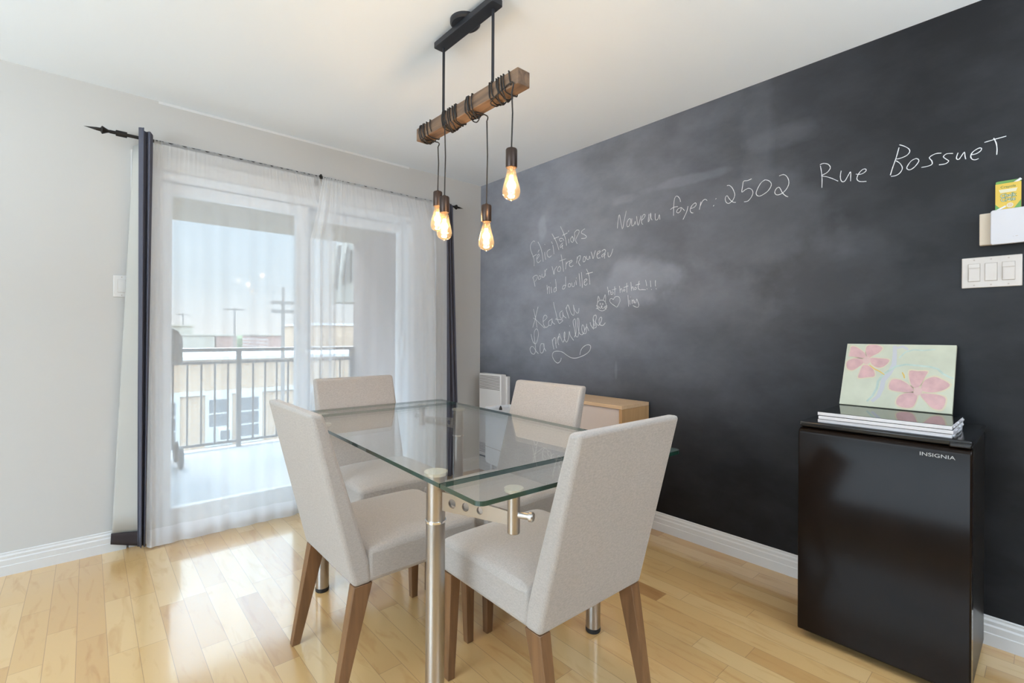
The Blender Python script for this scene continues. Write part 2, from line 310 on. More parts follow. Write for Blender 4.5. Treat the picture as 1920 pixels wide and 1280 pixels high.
def tube(pts, r, n=8, cap=True): bm = bmesh.new(); add_tube(bm, pts, r, n, cap); return bm
def add_lathe(bm, prof, c=(0, 0, 0), n=24, close=True):
    rings = []
    for (r, z) in prof:
        if r < 1e-5: rings.append([bm.verts.new((c[0], c[1], c[2] + z))])
        else: rings.append([bm.verts.new((c[0] + r * math.cos(2 * PI * k / n), c[1] + r * math.sin(2 * PI * k / n), c[2] + z)) for k in range(n)])
    for a, b in zip(rings, rings[1:]):
        for k in range(n):
            k2 = (k + 1) % n
            if len(a) == 1 and len(b) == 1: continue
            if len(a) == 1: bm.faces.new((a[0], b[k2], b[k]))
            elif len(b) == 1: bm.faces.new((a[k], a[k2], b[0]))
            else: bm.faces.new((a[k], a[k2], b[k2], b[k]))
    if close:
        if len(rings[0]) > 1: bm.faces.new(rings[0][::-1])
        if len(rings[-1]) > 1: bm.faces.new(rings[-1])
def lathe(prof, c=(0, 0, 0), n=24, close=True): bm = bmesh.new(); add_lathe(bm, prof, c, n, close); return bm
def prism(outline, axis, a, b):
    """outline = 2-d points; axis 'x','y','z' = extrusion direction from a to b"""
    bm = bmesh.new()
    def P(p, h): return {'x': (h, p[0], p[1]), 'y': (p[0], h, p[1]), 'z': (p[0], p[1], h)}[axis]
    A = [bm.verts.new(P(p, a)) for p in outline]; B = [bm.verts.new(P(p, b)) for p in outline]; n = len(outline)
    for i in range(n): bm.faces.new((A[i], A[(i + 1) % n], B[(i + 1) % n], B[i]))
    bm.faces.new(A[::-1]); bm.faces.new(B); bmesh.ops.recalc_face_normals(bm, faces=bm.faces)
    return bm
def curve_mesh(kind, build, extrude=0.0, fill='BOTH', bevel=0.0):
    cu = bpy.data.curves.new('tmp', kind); build(cu)
    if kind == 'CURVE': cu.dimensions = '2D'; cu.fill_mode = fill
    cu.extrude = extrude; cu.bevel_depth = bevel
    o = bpy.data.objects.new('tmp', cu); C.objects.link(o)
    bpy.context.view_layer.update()
    me = bpy.data.meshes.new_from_object(o.evaluated_get(bpy.context.evaluated_depsgraph_get()))
    bpy.data.objects.remove(o); bpy.data.curves.remove(cu)
    bm = bmesh.new(); bm.from_mesh(me); bpy.data.meshes.remove(me); return bm
def text_bm(s, size, extrude=0.0003, sx=1.0, align='CENTER', shear=0.0, offset=0.0):
    def b(cu): cu.body = s; cu.size = size; cu.align_x = align; cu.align_y = 'CENTER'; cu.shear = shear; cu.offset = offset
    bm = curve_mesh('FONT', b, extrude); bmesh.ops.scale(bm, vec=(sx, 1, 1), verts=bm.verts); return bm
def xform(bm, mtx): bmesh.ops.transform(bm, matrix=mtx, verts=bm.verts); return bm
def structure(name, bm, m, parent=None, **k):
    o = obj(name, bm, m, parent, **k)
    if not parent: o['kind'] = 'structure'
    return o
CHALK = {
 'congrats': [
  '6732,18636 6719,18659 6699,18691 6668,18712 6622,18716 6565,18709 6508,18690 6452,18656 6396,18610 6348,18556 6305,18495 6269,18426 6252,18345 6258,18247 6281,18138 6319,18022 6377,17898 6448,17768 6516,17639 6579,17517 6638,17395 6679,17264 6692,17098 6688,16921 6683,16796|6517,17528 6930,17656|6965,17276 6996,17305 7041,17347 7090,17394 7149,17446 7211,17502 7245,17551 7234,17598 7196,17639 7150,17651 7098,17623 7040,17566 6995,17493 6970,17397 6959,17284 6965,17187 6994,17113 7040,17054 7093,17018 7153,17015 7220,17035 7280,17064 7330,17102 7374,17148 7403,17182|7087,17791 7211,17974|7081,18586 7149,18490 7245,18351 7333,18199 7404,18045 7467,17878 7523,17693 7575,17457 7620,17202 7651,17023|7799,17724 7805,17650 7815,17544 7831,17437 7861,17329 7898,17220 7925,17144|7825,18264 7782,18313|8370,17845 8313,17841 8232,17832 8161,17808 8107,17762 8063,17700 8042,17628 8053,17537 8087,17436 8134,17358 8198,17314 8275,17293 8344,17290 8404,17311 8456,17350 8492,17379|8634,18153 8650,18076 8672,17966 8695,17846 8718,17707 8741,17559 8757,17454|8484,18409 8604,18221|8539,18979 8619,18867 8731,18708 8836,18550 8921,18412 9000,18275 9071,18135 9141,17972 9204,17806 9247,17689|8719,18589 9240,18651|9556,18319 9510,18310 9445,18298 9385,18302 9335,18333 9290,18380 9270,18424 9287,18461 9329,18495 9384,18512 9456,18509 9540,18489 9611,18458 9662,18406 9700,18341 9725,18295|9613,18144 9546,18110 9453,18061 9388,18007 9372,17939 9386,17868 9417,17835 9480,17883 9561,17970 9614,18018 9609,17990 9576,17923 9559,17858 9580,17806 9617,17756 9645,17722|9378,19375 9454,19250 9563,19072 9664,18889 9750,18711 9829,18528 9892,18354 9935,18182 9962,18019 9979,17906|9581,18693 10055,18807|10169,18355 10199,18041|10192,18951 10138,18856|10496,18472 10454,18436 10397,18385 10361,18327 10362,18262 10383,18191 10417,18134 10469,18091 10532,18062 10580,18070 10604,18137 10612,18239 10605,18333 10571,18412 10521,18482 10496,18513 10520,18473 10569,18393 10605,18333|10661,18120 10685,18204 10718,18324 10739,18435 10733,18528 10714,18614 10711,18685 10736,18732 10777,18763 10817,18790 10850,18818 10882,18842 10923,18855 10985,18857 11056,18848 11109,18825 11141,18787 11155,18734 11137,18659 11062,18546 10955,18410 10874,18293 10842,18213 10837,18152 10849,18093 10887,18025 10943,17958 10983,17912|11657,18837 11582,18814 11479,18779 11398,18739 11356,18690 11337,18636 11347,18586 11397,18547 11475,18514 11556,18473 11643,18417 11733,18354 11789,18298 11797,18252 11770,18214 11713,18190 11600,18188 11455,18201 11350,18211',
  '6529,15942 6563,15890 6611,15813 6659,15708 6708,15549 6757,15364 6791,15231|6561,15939 6609,15974 6677,16021 6752,16056 6841,16071 6935,16073 7006,16055 7043,16012 7057,15949 7039,15876 6967,15784 6863,15681 6788,15609|7164,15887 7157,15848 7151,15794 7165,15755 7218,15741 7292,15742 7352,15761 7390,15809 7413,15875 7413,15931 7375,15972 7312,16003 7257,16011 7218,15980 7186,15927 7164,15887|7535,16117 7528,16053 7520,15965 7537,15899 7597,15868 7682,15859 7752,15880 7794,15954 7823,16057 7841,16133|7809,16397 7904,15932|7841,16176 7863,16229 7895,16302 7931,16363 7973,16399 8019,16423 8051,16438|8557,16580 8590,16499 8635,16384 8677,16269 8711,16142 8741,16016 8768,15962 8782,16030 8793,16169 8824,16297 8896,16391 8988,16473 9054,16529|9114,16311 9115,16274 9120,16223 9143,16181 9202,16152 9280,16132 9344,16141 9389,16199 9421,16286 9428,16364 9398,16429 9343,16486 9285,16505 9223,16458 9159,16374 9114,16311|9449,17348 9488,17201 9543,16989 9595,16766 9641,16521 9683,16265 9713,16085|9310,16881 9902,16981|9959,16767 9953,16691 9943,16583 9934,16479 9924,16385 9914,16295 9908,16233|9933,16562 9984,16617 10056,16692 10126,16749 10189,16769 10249,16772 10290,16772|10292,16607 10358,16639 10449,16685 10509,16727 10515,16765 10490,16800 10454,16815 10402,16807 10339,16780 10291,16731 10264,16643 10253,16532 10265,16445 10314,16396 10387,16370 10457,16363 10519,16383 10578,16420 10619,16449|10990,17018 10984,16955 10976,16865 10965,16778 10948,16695 10928,16616 10913,16560|10965,16818 10997,16873 11043,16949 11096,17006 11163,17035 11236,17046 11280,17024 11274,16950 11240,16844 11203,16751 11160,16696 11115,16654 11099,16601 11138,16512 11207,16412 11258,16341|11516,16795 11511,16735 11505,16653 11517,16595 11562,16578 11623,16586 11672,16618 11703,16685 11722,16776 11722,16851 11690,16902 11638,16938 11592,16947 11560,16909 11534,16844 11516,16795|11798,16962 11799,16904 11804,16824 11825,16760 11877,16718 11946,16693 12004,16700 12037,16771 12059,16874 12078,16929 12099,16885 12117,16793 12130,16725|12202,17190 12229,17125 12268,17033 12304,16941 12331,16840 12354,16740 12381,16696 12412,16745 12445,16851 12478,16959 12514,17062 12550,17167 12575,17241|12700,16932 12772,16966 12870,17014 12944,17058 12976,17096 12984,17131 12967,17152 12914,17157 12837,17148 12773,17118 12734,17056 12709,16974 12701,16893 12709,16815 12734,16740 12776,16689 12846,16678 12933,16691 12995,16702|13112,17114 13165,17144 13238,17185 13304,17205 13356,17189 13400,17154 13423,17113 13420,17068 13396,17017 13353,16968 13275,16925 13179,16884 13114,16843 13102,16790 13122,16738 13163,16721 13240,16778 13338,16870 13401,16924 13396,16902 13358,16842 13330,16778 13333,16716 13345,16649 13355,16603|13613,16974 13615,16894 13620,16785 13638,16703 13677,16671 13728,16666 13779,16687 13827,16739 13875,16816 13917,16898 13954,16988 13986,17084 14008,17151',
  '8060,15248 8068,15170 8080,15059 8092,14943 8105,14817 8117,14687 8125,14595|8111,14899 8136,14962 8173,15049 8211,15107 8255,15115 8302,15094 8331,15056 8331,14998 8314,14923 8303,14843 8310,14750 8324,14652 8335,14583|8480,15088 8542,14634|8388,15395 8418,15359|8916,15609 8933,15512 8957,15371 8977,15222 8993,15045 9007,14859 9010,14754 9000,14798 8979,14924 8950,15012 8903,15018 8847,14986 8805,14937 8779,14862 8767,14769 8777,14705 8825,14688 8895,14701 8952,14736 8981,14806 8998,14899 9008,14966|9911,15713 9912,15605 9913,15453 9914,15318 9920,15213 9926,15124 9916,15068 9880,15070 9828,15104 9776,15120 9725,15096 9675,15052 9636,15005 9611,14954 9597,14899 9609,14861 9661,14843 9737,14843 9806,14868 9861,14940 9910,15037 9944,15108|10165,15133 10159,15084 10154,15017 10166,14967 10213,14945 10278,14940 10331,14956 10365,15007 10387,15079 10384,15137 10341,15169 10274,15187 10220,15191 10191,15171 10175,15137 10165,15112|10492,15231 10494,15158 10499,15058 10521,14983 10578,14950 10652,14943 10710,14969 10740,15052 10754,15167 10762,15251|10868,15365 10924,15035|10894,15546 10921,15503|11157,15826 11171,15710 11192,15543 11213,15377 11233,15211 11254,15045 11268,14929|11366,15887 11382,15751 11403,15556 11422,15360 11435,15159 11445,14957 11452,14815|11631,15143 11702,15194 11798,15265 11861,15324 11860,15360 11826,15383 11783,15390 11732,15379 11672,15352 11630,15303 11612,15215 11612,15106 11632,15023 11683,14982 11753,14966 11812,14969 11848,14999 11872,15047 11888,15083|11804,16065 11846,15996 11906,15897 11959,15792 11999,15693 12034,15587 12063,15465 12086,15299 12105,15116 12117,14986|11781,15729 12362,15793',
 ],
 'praise': [
  '6640,13513 6672,13416 6717,13276 6762,13137 6801,13023 6840,12909 6883,12763 6937,12540 6994,12285 7035,12104|7139,13679 7102,13584 7049,13445 6996,13295 6954,13147 6912,12988 6853,12805 6756,12563 6643,12297 6562,12107|6616,12831 6700,12796 6820,12743 6942,12680 7050,12608 7161,12525 7294,12428 7483,12299 7693,12157 7840,12057|7666,12544 7774,12608 7922,12698 8032,12779 8074,12841 8079,12894 8059,12939 8009,12984 7934,13020 7861,13025 7797,12988 7735,12919 7693,12827 7675,12703 7676,12556 7696,12422 7739,12308 7801,12207 7868,12137 7939,12110 8016,12114 8093,12135 8176,12182 8258,12247 8315,12293|8587,12727 8545,12709 8484,12682 8423,12651 8362,12619 8300,12584 8257,12534 8237,12456 8236,12364 8259,12294 8321,12255 8408,12238 8481,12252 8529,12308 8565,12396 8589,12489 8594,12599 8587,12714 8587,12767 8594,12711 8609,12593 8644,12488 8721,12419 8819,12363 8890,12326|8742,13951 8753,13886 8769,13790 8798,13672 8846,13526 8905,13359 8964,13192 9020,13027 9074,12862 9129,12715 9184,12585 9238,12472 9292,12399 9343,12379 9394,12399 9450,12436 9550,12493 9654,12568 9659,12626 9468,12653 9175,12665 8968,12679 8948,12706 9018,12735 9075,12756|9602,13288 9541,13263 9456,13225 9392,13178 9366,13120 9361,13052 9367,12984 9381,12911 9407,12838 9448,12787 9516,12755 9599,12744 9658,12782 9671,12918 9660,13102 9655,13209 9660,13166 9672,13046 9709,12936 9799,12862 9914,12798 9996,12755|9965,13507 9977,13447 9995,13360 10018,13274 10048,13199 10084,13124 10123,13040 10169,12931 10218,12813 10253,12730|9991,13429 10023,13516 10069,13633 10118,13693 10168,13656 10220,13562 10273,13457 10323,13342 10373,13215 10428,13107 10496,13024 10569,12960 10631,12930 10677,12939 10712,12981 10730,13060 10722,13199 10698,13375 10676,13517 10662,13606 10650,13662 10650,13670 10664,13612 10689,13507 10727,13401 10786,13303 10859,13203 10928,13130 10992,13085 11052,13065 11101,13087 11135,13183 11157,13321 11172,13422',
  '6386,11610 6398,11550 6416,11462 6448,11361 6497,11237 6559,11099 6630,10990 6716,10914 6810,10867 6897,10870 6974,10945 7044,11069 7100,11202 7143,11335 7173,11478 7184,11612 7170,11737 7137,11853 7094,11939 7042,11990 6980,12012 6918,12002 6853,11955 6788,11876 6743,11776 6727,11658 6732,11520 6746,11363 6772,11177 6807,10972 6839,10787 6871,10633 6899,10498 6901,10376 6865,10257 6803,10149 6726,10083 6631,10072 6521,10102 6428,10156 6355,10238 6298,10344 6275,10443 6299,10528 6356,10605 6424,10654 6495,10671 6575,10661 6663,10618 6760,10525 6864,10401 6961,10296 7052,10226 7137,10174 7196,10139|7708,10884 7644,10894 7555,10903 7479,10880 7426,10809 7386,10705 7366,10593 7367,10463 7387,10325 7426,10228 7494,10191 7580,10195 7656,10235 7715,10320 7765,10439 7795,10563 7795,10706 7776,10854 7764,10926 7763,10867 7770,10731 7795,10603 7856,10503 7937,10410 7994,10346|8626,11258 8638,11167 8658,11036 8683,10901 8720,10758 8764,10611 8795,10508|8655,11020 8680,11101 8718,11213 8762,11299 8817,11344 8878,11364 8924,11339 8941,11252 8943,11121 8954,10985 8989,10843 9033,10696 9064,10594|9008,10907 9040,11018 9087,11173 9140,11302 9209,11391 9285,11454 9325,11460 9297,11377 9234,11238 9195,11106 9209,10999 9247,10901 9277,10834|9247,11225 9265,11363 9291,11548 9324,11656 9361,11619 9405,11505 9458,11383 9526,11252 9602,11113 9671,11035 9731,11052 9784,11129 9826,11231 9854,11367 9870,11529 9875,11656 9864,11736 9841,11782 9822,11772 9803,11679 9786,11530 9799,11385 9860,11241 9949,11102 10034,11041 10110,11103 10182,11242 10237,11389 10262,11550 10270,11721 10285,11810 10308,11763 10337,11634 10389,11504 10487,11386 10607,11267 10693,11183|10307,12212 10343,12173|10767,11392 10813,11474 10876,11598 10913,11771 10905,12044 10871,12367 10833,12603 10792,12684 10747,12677 10708,12644 10672,12608 10642,12547 10634,12455 10662,12324 10712,12163 10762,11999 10802,11821 10842,11640 10890,11507 10955,11434 11027,11409 11088,11451 11132,11585 11164,11785 11182,11996 11185,12222 11174,12460 11153,12635 11115,12715 11067,12732 11030,12712 11010,12657 11002,12564 11007,12449 11031,12308 11068,12146 11109,11996 11144,11865 11182,11747 11233,11658 11308,11603 11395,11577 11477,11584 11553,11633 11624,11714 11667,11807 11672,11919 11650,12043 11617,12142 11572,12211 11517,12256 11472,12255 11444,12185 11427,12069 11426,11957 11443,11859 11475,11765 11524,11696 11599,11655 11690,11638 11764,11659 11809,11730 11839,11839 11857,11955 11863,12086 11859,12226 11854,12324|11667,11844 11716,11943 11786,12074 11856,12140 11926,12073 11997,11942 12047,11843|12160,12430 12173,12374 12193,12294 12232,12209 12306,12116 12399,12020 12465,11952|12419,12025 12433,12133 12453,12285 12462,12425 12451,12542 12430,12646 12414,12718|12465,12024 12537,12033 12633,12050 12694,12095 12680,12187 12630,12307 12600,12423 12622,12526 12663,12625 12690,12712 12689,12790 12673,12856 12643,12894 12587,12898 12515,12875 12459,12826 12427,12750 12411,12649 12415,12536 12454,12394 12513,12241 12556,12133|12554,12497 12629,12404 12735,12279 12830,12203 12898,12212 12957,12271 13009,12344 13065,12435 13114,12541 13142,12629 13137,12694 13111,12741 13074,12757 13021,12731 12958,12674 12918,12598 12910,12493 12925,12369 12965,12273 13041,12220 13142,12195 13234,12198 13313,12245 13384,12319 13432,12374',
  '9522,9904 9516,9853 9505,9779 9470,9707 9400,9632 9305,9559 9206,9519 9107,9532 9004,9579 8910,9643 8824,9723 8747,9818 8690,9911 8659,9994 8650,10074 8661,10148 8693,10218 8746,10282 8823,10331 8931,10361 9063,10377 9200,10381 9340,10378 9485,10364 9624,10335 9748,10284 9866,10219 9989,10154 10123,10089 10262,10025 10400,9977 10533,9948 10665,9934 10802,9936 10945,9953 11093,9985 11245,10028 11408,10081 11574,10145 11726,10213 11862,10286 11983,10365 12080,10446 12150,10535 12196,10626 12219,10707 12218,10774 12195,10831 12147,10870 12071,10893 11970,10898 11865,10883 11752,10842 11634,10780 11531,10709 11452,10634 11389,10550 11339,10462 11304,10360 11282,10254 11268,10179',
 ],
 'doodle': [
  '13592,14718 13610,14643 13634,14537 13657,14434 13676,14336 13694,14242 13706,14176|13673,14382 13706,14421 13753,14471 13797,14475 13834,14390 13869,14261 13892,14166|13845,14320 13883,14335 13937,14354 13983,14362 14019,14352 14049,14332 14061,14307 14048,14274 14019,14237 13984,14211 13942,14206 13895,14212 13861,14218|14165,14702 14171,14622 14178,14508 14183,14400 14180,14303 14174,14212 14169,14149|13952,14478 14288,14556|14529,14701 14542,14650 14560,14576 14575,14499 14583,14413 14588,14324 14591,14261|14590,14423 14618,14467 14658,14524 14694,14540 14724,14474 14751,14366 14770,14287|14828,14432 14853,14448 14887,14468 14917,14475 14939,14457 14957,14426 14961,14398 14945,14378 14917,14360 14888,14354 14860,14367 14833,14390 14814,14408|15090,14857 15090,14781 15090,14672 15092,14562 15097,14449 15104,14334 15108,14254|14857,14578 15208,14664|15394,14894 15402,14821 15413,14716 15424,14612 15436,14507 15447,14402 15455,14329|15440,14416 15461,14481 15492,14567 15525,14604 15561,14544 15599,14435 15626,14355|15668,14521 15701,14530 15746,14540 15781,14538 15797,14511 15801,14473 15795,14440 15774,14417 15741,14401 15711,14397 15688,14417 15668,14450 15654,14474|16003,14906 15987,14851 15965,14773 15948,14694 15937,14619 15930,14543 15936,14479 15958,14428 15992,14390 16034,14364 16080,14357 16134,14362 16200,14365 16294,14356 16400,14343 16475,14334|15752,14673 16060,14722|16457,14941 16468,14890 16484,14818 16499,14747 16515,14680 16531,14613 16541,14567|16550,14407 16578,14372|16782,14867 16790,14810 16801,14729 16810,14653 16817,14584 16822,14520 16825,14475|16858,14344 16879,14310|17141,14861 17137,14813 17131,14743 17129,14675 17132,14609 17138,14545 17143,14499|17175,14369 17207,14325',
  '15182,14090 15190,14002 15202,13875 15214,13745 15225,13607 15237,13464 15245,13364|15315,13765 15319,13726 15324,13672 15330,13617 15336,13563 15342,13508 15345,13470|15380,13968 15386,13944|15487,13780 15503,13524|15516,13681 15541,13717 15574,13763 15601,13774 15617,13716 15626,13623 15631,13555|15673,13722 15669,13678 15666,13618 15674,13577 15701,13564 15739,13569 15773,13596 15794,13667 15810,13759 15828,13811 15850,13790 15873,13729 15899,13663 15930,13599 15963,13530 15984,13466 15987,13411 15978,13361 15957,13323 15923,13299 15876,13288 15817,13293 15731,13326 15632,13375 15561,13412',
  '13106,13877 13053,13873 12979,13866 12912,13848 12861,13812 12818,13764 12783,13711 12757,13655 12741,13593 12735,13532 12741,13469 12757,13406 12785,13348 12829,13296 12886,13250 12949,13212 13020,13182 13097,13160 13175,13153 13253,13164 13332,13188 13397,13222 13447,13264 13484,13315 13507,13371 13514,13436 13506,13508 13490,13576 13465,13642 13431,13706 13394,13760 13355,13801 13312,13832 13266,13856 13209,13869 13148,13874 13106,13877|12783,13711 12786,13764 12790,13839 12798,13918 12809,14015 12823,14116 12845,14162 12883,14105 12928,13994 12960,13910|13266,13894 13287,13941 13316,14007 13344,14070 13367,14136 13388,14199 13406,14220 13424,14170 13439,14078 13449,13987 13450,13902 13445,13817 13441,13757|12962,13651 12981,13657 13006,13663 13027,13661 13039,13643 13047,13616 13043,13596 13021,13588 12987,13587 12963,13587|13155,13643 13179,13644 13211,13645 13235,13639 13247,13619 13250,13592 13242,13574 13217,13575 13182,13584 13156,13591|13060,13492 13095,13493 13143,13493 13172,13487 13169,13466 13148,13438 13125,13425 13102,13440 13077,13470 13060,13492|13125,13425 13106,13397 13078,13360 13045,13338 13001,13348 12951,13374 12915,13395|13125,13425 13139,13392 13160,13346 13190,13320 13237,13329 13293,13357 13333,13378|12670,13534 12947,13445|12655,13327 12948,13393|13585,13496 13332,13429|13585,13394 13333,13378|13365,13326 13523,13269',
  '14048,13854 14026,13878 13993,13912 13955,13935 13909,13941 13856,13936 13816,13917 13792,13877 13779,13822 13786,13766 13818,13713 13868,13659 13927,13608 13994,13560 14069,13514 14143,13472 14213,13424 14282,13380 14341,13364 14387,13390 14424,13445 14461,13509 14506,13576 14552,13651 14580,13727 14586,13807 14574,13887 14549,13953 14504,13999 14444,14031 14382,14049 14320,14053 14256,14042 14200,14022 14157,13986 14122,13940 14094,13902 14073,13879 14058,13864 14048,13854',
 ],
 'address': [
  '14354,18419 14362,18539 14374,18710 14394,18876 14425,19045 14463,19209 14499,19285 14527,19227 14553,19083 14587,18914 14634,18692 14688,18447 14740,18321 14781,18394 14820,18586 14863,18795 14921,19014 14983,19250 15027,19416|15197,18876 15159,18820 15107,18738 15074,18653 15071,18558 15087,18461 15117,18400 15166,18394 15229,18425 15282,18477 15321,18556 15350,18656 15363,18742 15354,18809 15330,18862 15300,18893 15265,18889 15226,18862 15197,18841|15444,18867 15437,18805 15428,18716 15425,18627 15431,18538 15444,18449 15468,18394 15510,18388 15564,18415 15610,18457 15644,18527 15670,18611 15690,18651 15702,18603 15708,18509 15712,18440|15789,18944 15798,18860 15813,18741 15831,18626 15855,18513 15883,18405 15913,18354 15945,18393 15978,18490 16011,18595 16047,18709 16083,18833 16109,18920|16130,18608 16186,18643 16263,18693 16326,18744 16368,18798 16397,18855 16404,18900 16379,18937 16334,18963 16286,18956 16236,18897 16184,18804 16149,18708 16143,18609 16154,18508 16171,18431 16196,18391 16228,18375 16250,18366|16675,18918 16664,18859 16650,18774 16638,18689 16626,18598 16617,18507 16620,18455 16644,18459 16681,18501 16715,18574 16743,18709 16769,18875 16789,18964 16798,18907 16801,18774 16810,18658 16835,18591 16866,18542 16888,18510|17094,18874 17093,18800 17092,18696 17095,18607 17101,18544 17111,18495 17134,18466 17178,18459 17234,18471 17283,18507 17320,18595 17350,18706 17375,18755 17393,18683 17405,18550 17414,18450',
  '18731,19240 18722,19293 18707,19369 18678,19442 18628,19515 18564,19586 18504,19623 18451,19617 18403,19577 18364,19508 18339,19411 18324,19284 18313,19131 18305,18922 18302,18687 18299,18520|18102,18914 18149,18941 18218,18979 18296,19005 18394,19010 18501,19004 18577,18999|18785,18910 18727,18899 18646,18881 18578,18854 18533,18810 18502,18757 18491,18710 18510,18671 18551,18638 18597,18626 18649,18643 18707,18680 18752,18725 18769,18786 18773,18855 18785,18894 18815,18881 18852,18838 18889,18794 18927,18753 18965,18709 18992,18679|19194,18893 19179,18822 19157,18721 19128,18622 19087,18531 19038,18442 18994,18362 18954,18291 18917,18231 18892,18189|19329,18725 19393,18730 19483,18739 19561,18758 19619,18795 19666,18843 19691,18888 19689,18933 19664,18976 19625,18995 19566,18977 19491,18934 19428,18878 19381,18807 19346,18722 19329,18646 19337,18585 19364,18532 19397,18492 19436,18470 19481,18460 19513,18455|19951,18991 19943,18936 19932,18858 19920,18781 19903,18704 19885,18627 19872,18573|19920,18750 19952,18822 19998,18922 20047,19002 20100,19046 20156,19071 20207,19076 20251,19052 20291,19009 20318,18977|20786,18956 20832,19006|20664,18603 20710,18654',
  '21408,19552 21441,19552 21489,19550 21538,19534 21586,19496 21635,19445 21680,19384 21720,19310 21757,19227 21786,19149 21807,19081 21820,19017 21822,18954 21808,18885 21783,18817 21753,18757 21719,18710 21679,18672 21637,18640 21591,18613 21542,18592 21496,18586 21453,18600 21412,18630 21377,18670 21349,18724 21328,18788 21317,18848 21320,18901 21333,18949 21352,18983 21376,19004 21405,19012 21435,19001 21460,18965 21486,18911 21518,18853 21562,18791 21613,18725 21660,18671 21702,18634 21740,18608 21777,18588 21817,18576 21855,18570 21882,18567|22676,19614 22625,19601 22551,19582 22477,19570 22404,19579 22331,19593 22275,19583 22249,19535 22240,19462 22231,19374 22209,19256 22187,19123 22188,19037 22225,19035 22284,19078 22345,19118 22404,19139 22465,19156 22524,19158 22581,19140 22635,19108 22679,19066 22713,19015 22737,18954 22746,18892 22736,18828 22712,18763 22681,18701 22641,18643 22594,18588 22549,18546 22512,18520 22476,18507 22438,18500 22390,18499 22340,18504 22304,18509|23324,19403 23280,19386 23216,19360 23155,19319 23102,19259 23051,19183 23006,19106 22966,19028 22932,18949 22909,18879 22902,18824 22906,18780 22921,18740 22949,18703 22987,18670 23030,18649 23073,18642 23120,18646 23180,18662 23261,18694 23353,18738 23433,18786 23493,18839 23541,18897 23579,18954 23607,19010 23625,19066 23630,19119 23616,19173 23589,19224 23556,19270 23518,19308 23474,19340 23430,19366 23383,19386 23336,19399 23303,19408|23987,19442 24036,19452 24105,19464 24169,19463 24220,19442 24267,19409 24309,19363 24348,19302 24384,19229 24409,19155 24423,19082 24427,19008 24420,18936 24400,18867 24368,18801 24332,18740 24290,18686 24243,18638 24193,18597 24141,18564 24087,18539 24032,18523 23975,18517 23918,18520 23869,18536 23831,18569 23801,18615 23787,18664 23794,18720 23817,18779 23848,18827 23885,18861 23930,18883 23970,18887 24000,18867 24025,18829 24051,18781 24076,18723 24101,18655 24133,18589 24176,18523 24226,18459 24274,18406 24320,18369 24363,18343 24393,18326',
  '25763,19477 25772,19419 25785,19336 25798,19252 25808,19173 25818,19093 25826,19013 25830,18933 25833,18852 25834,18763 25833,18651 25830,18532 25828,18447|25749,19528 25773,19537 25807,19550 25843,19557 25877,19556 25913,19550 25951,19536 25995,19516 26043,19490 26084,19455 26120,19407 26151,19350 26164,19296 26155,19248 26130,19201 26099,19160 26065,19124 26026,19094 25980,19067 25911,19047 25837,19031 25805,19010 25849,18979 25935,18942 26021,18903 26091,18864 26160,18823 26233,18775 26318,18713 26406,18645 26468,18598|26588,19036 26581,18999 26571,18946 26563,18892 26559,18842 26556,18792 26557,18742 26562,18692 26571,18643 26584,18600 26601,18567 26623,18540 26648,18525 26676,18521 26706,18527 26737,18549 26766,18592 26796,18650 26825,18708 26856,18765 26887,18823 26912,18865 26929,18890 26941,18900 26949,18886 26953,18837 26952,18765 26950,18692 26949,18616 26947,18539 26945,18485|27142,18749 27183,18734 27241,18715 27296,18703 27340,18703 27380,18711 27417,18725 27455,18747 27490,18775 27513,18803 27520,18830 27514,18858 27501,18879 27478,18893 27448,18901 27416,18900 27385,18887 27351,18865 27320,18837 27289,18804 27260,18766 27235,18726 27214,18681 27197,18633 27186,18590 27180,18557 27180,18529 27187,18502 27201,18471 27222,18440 27248,18413 27279,18393 27315,18378 27358,18365 27417,18353 27481,18344 27527,18337',
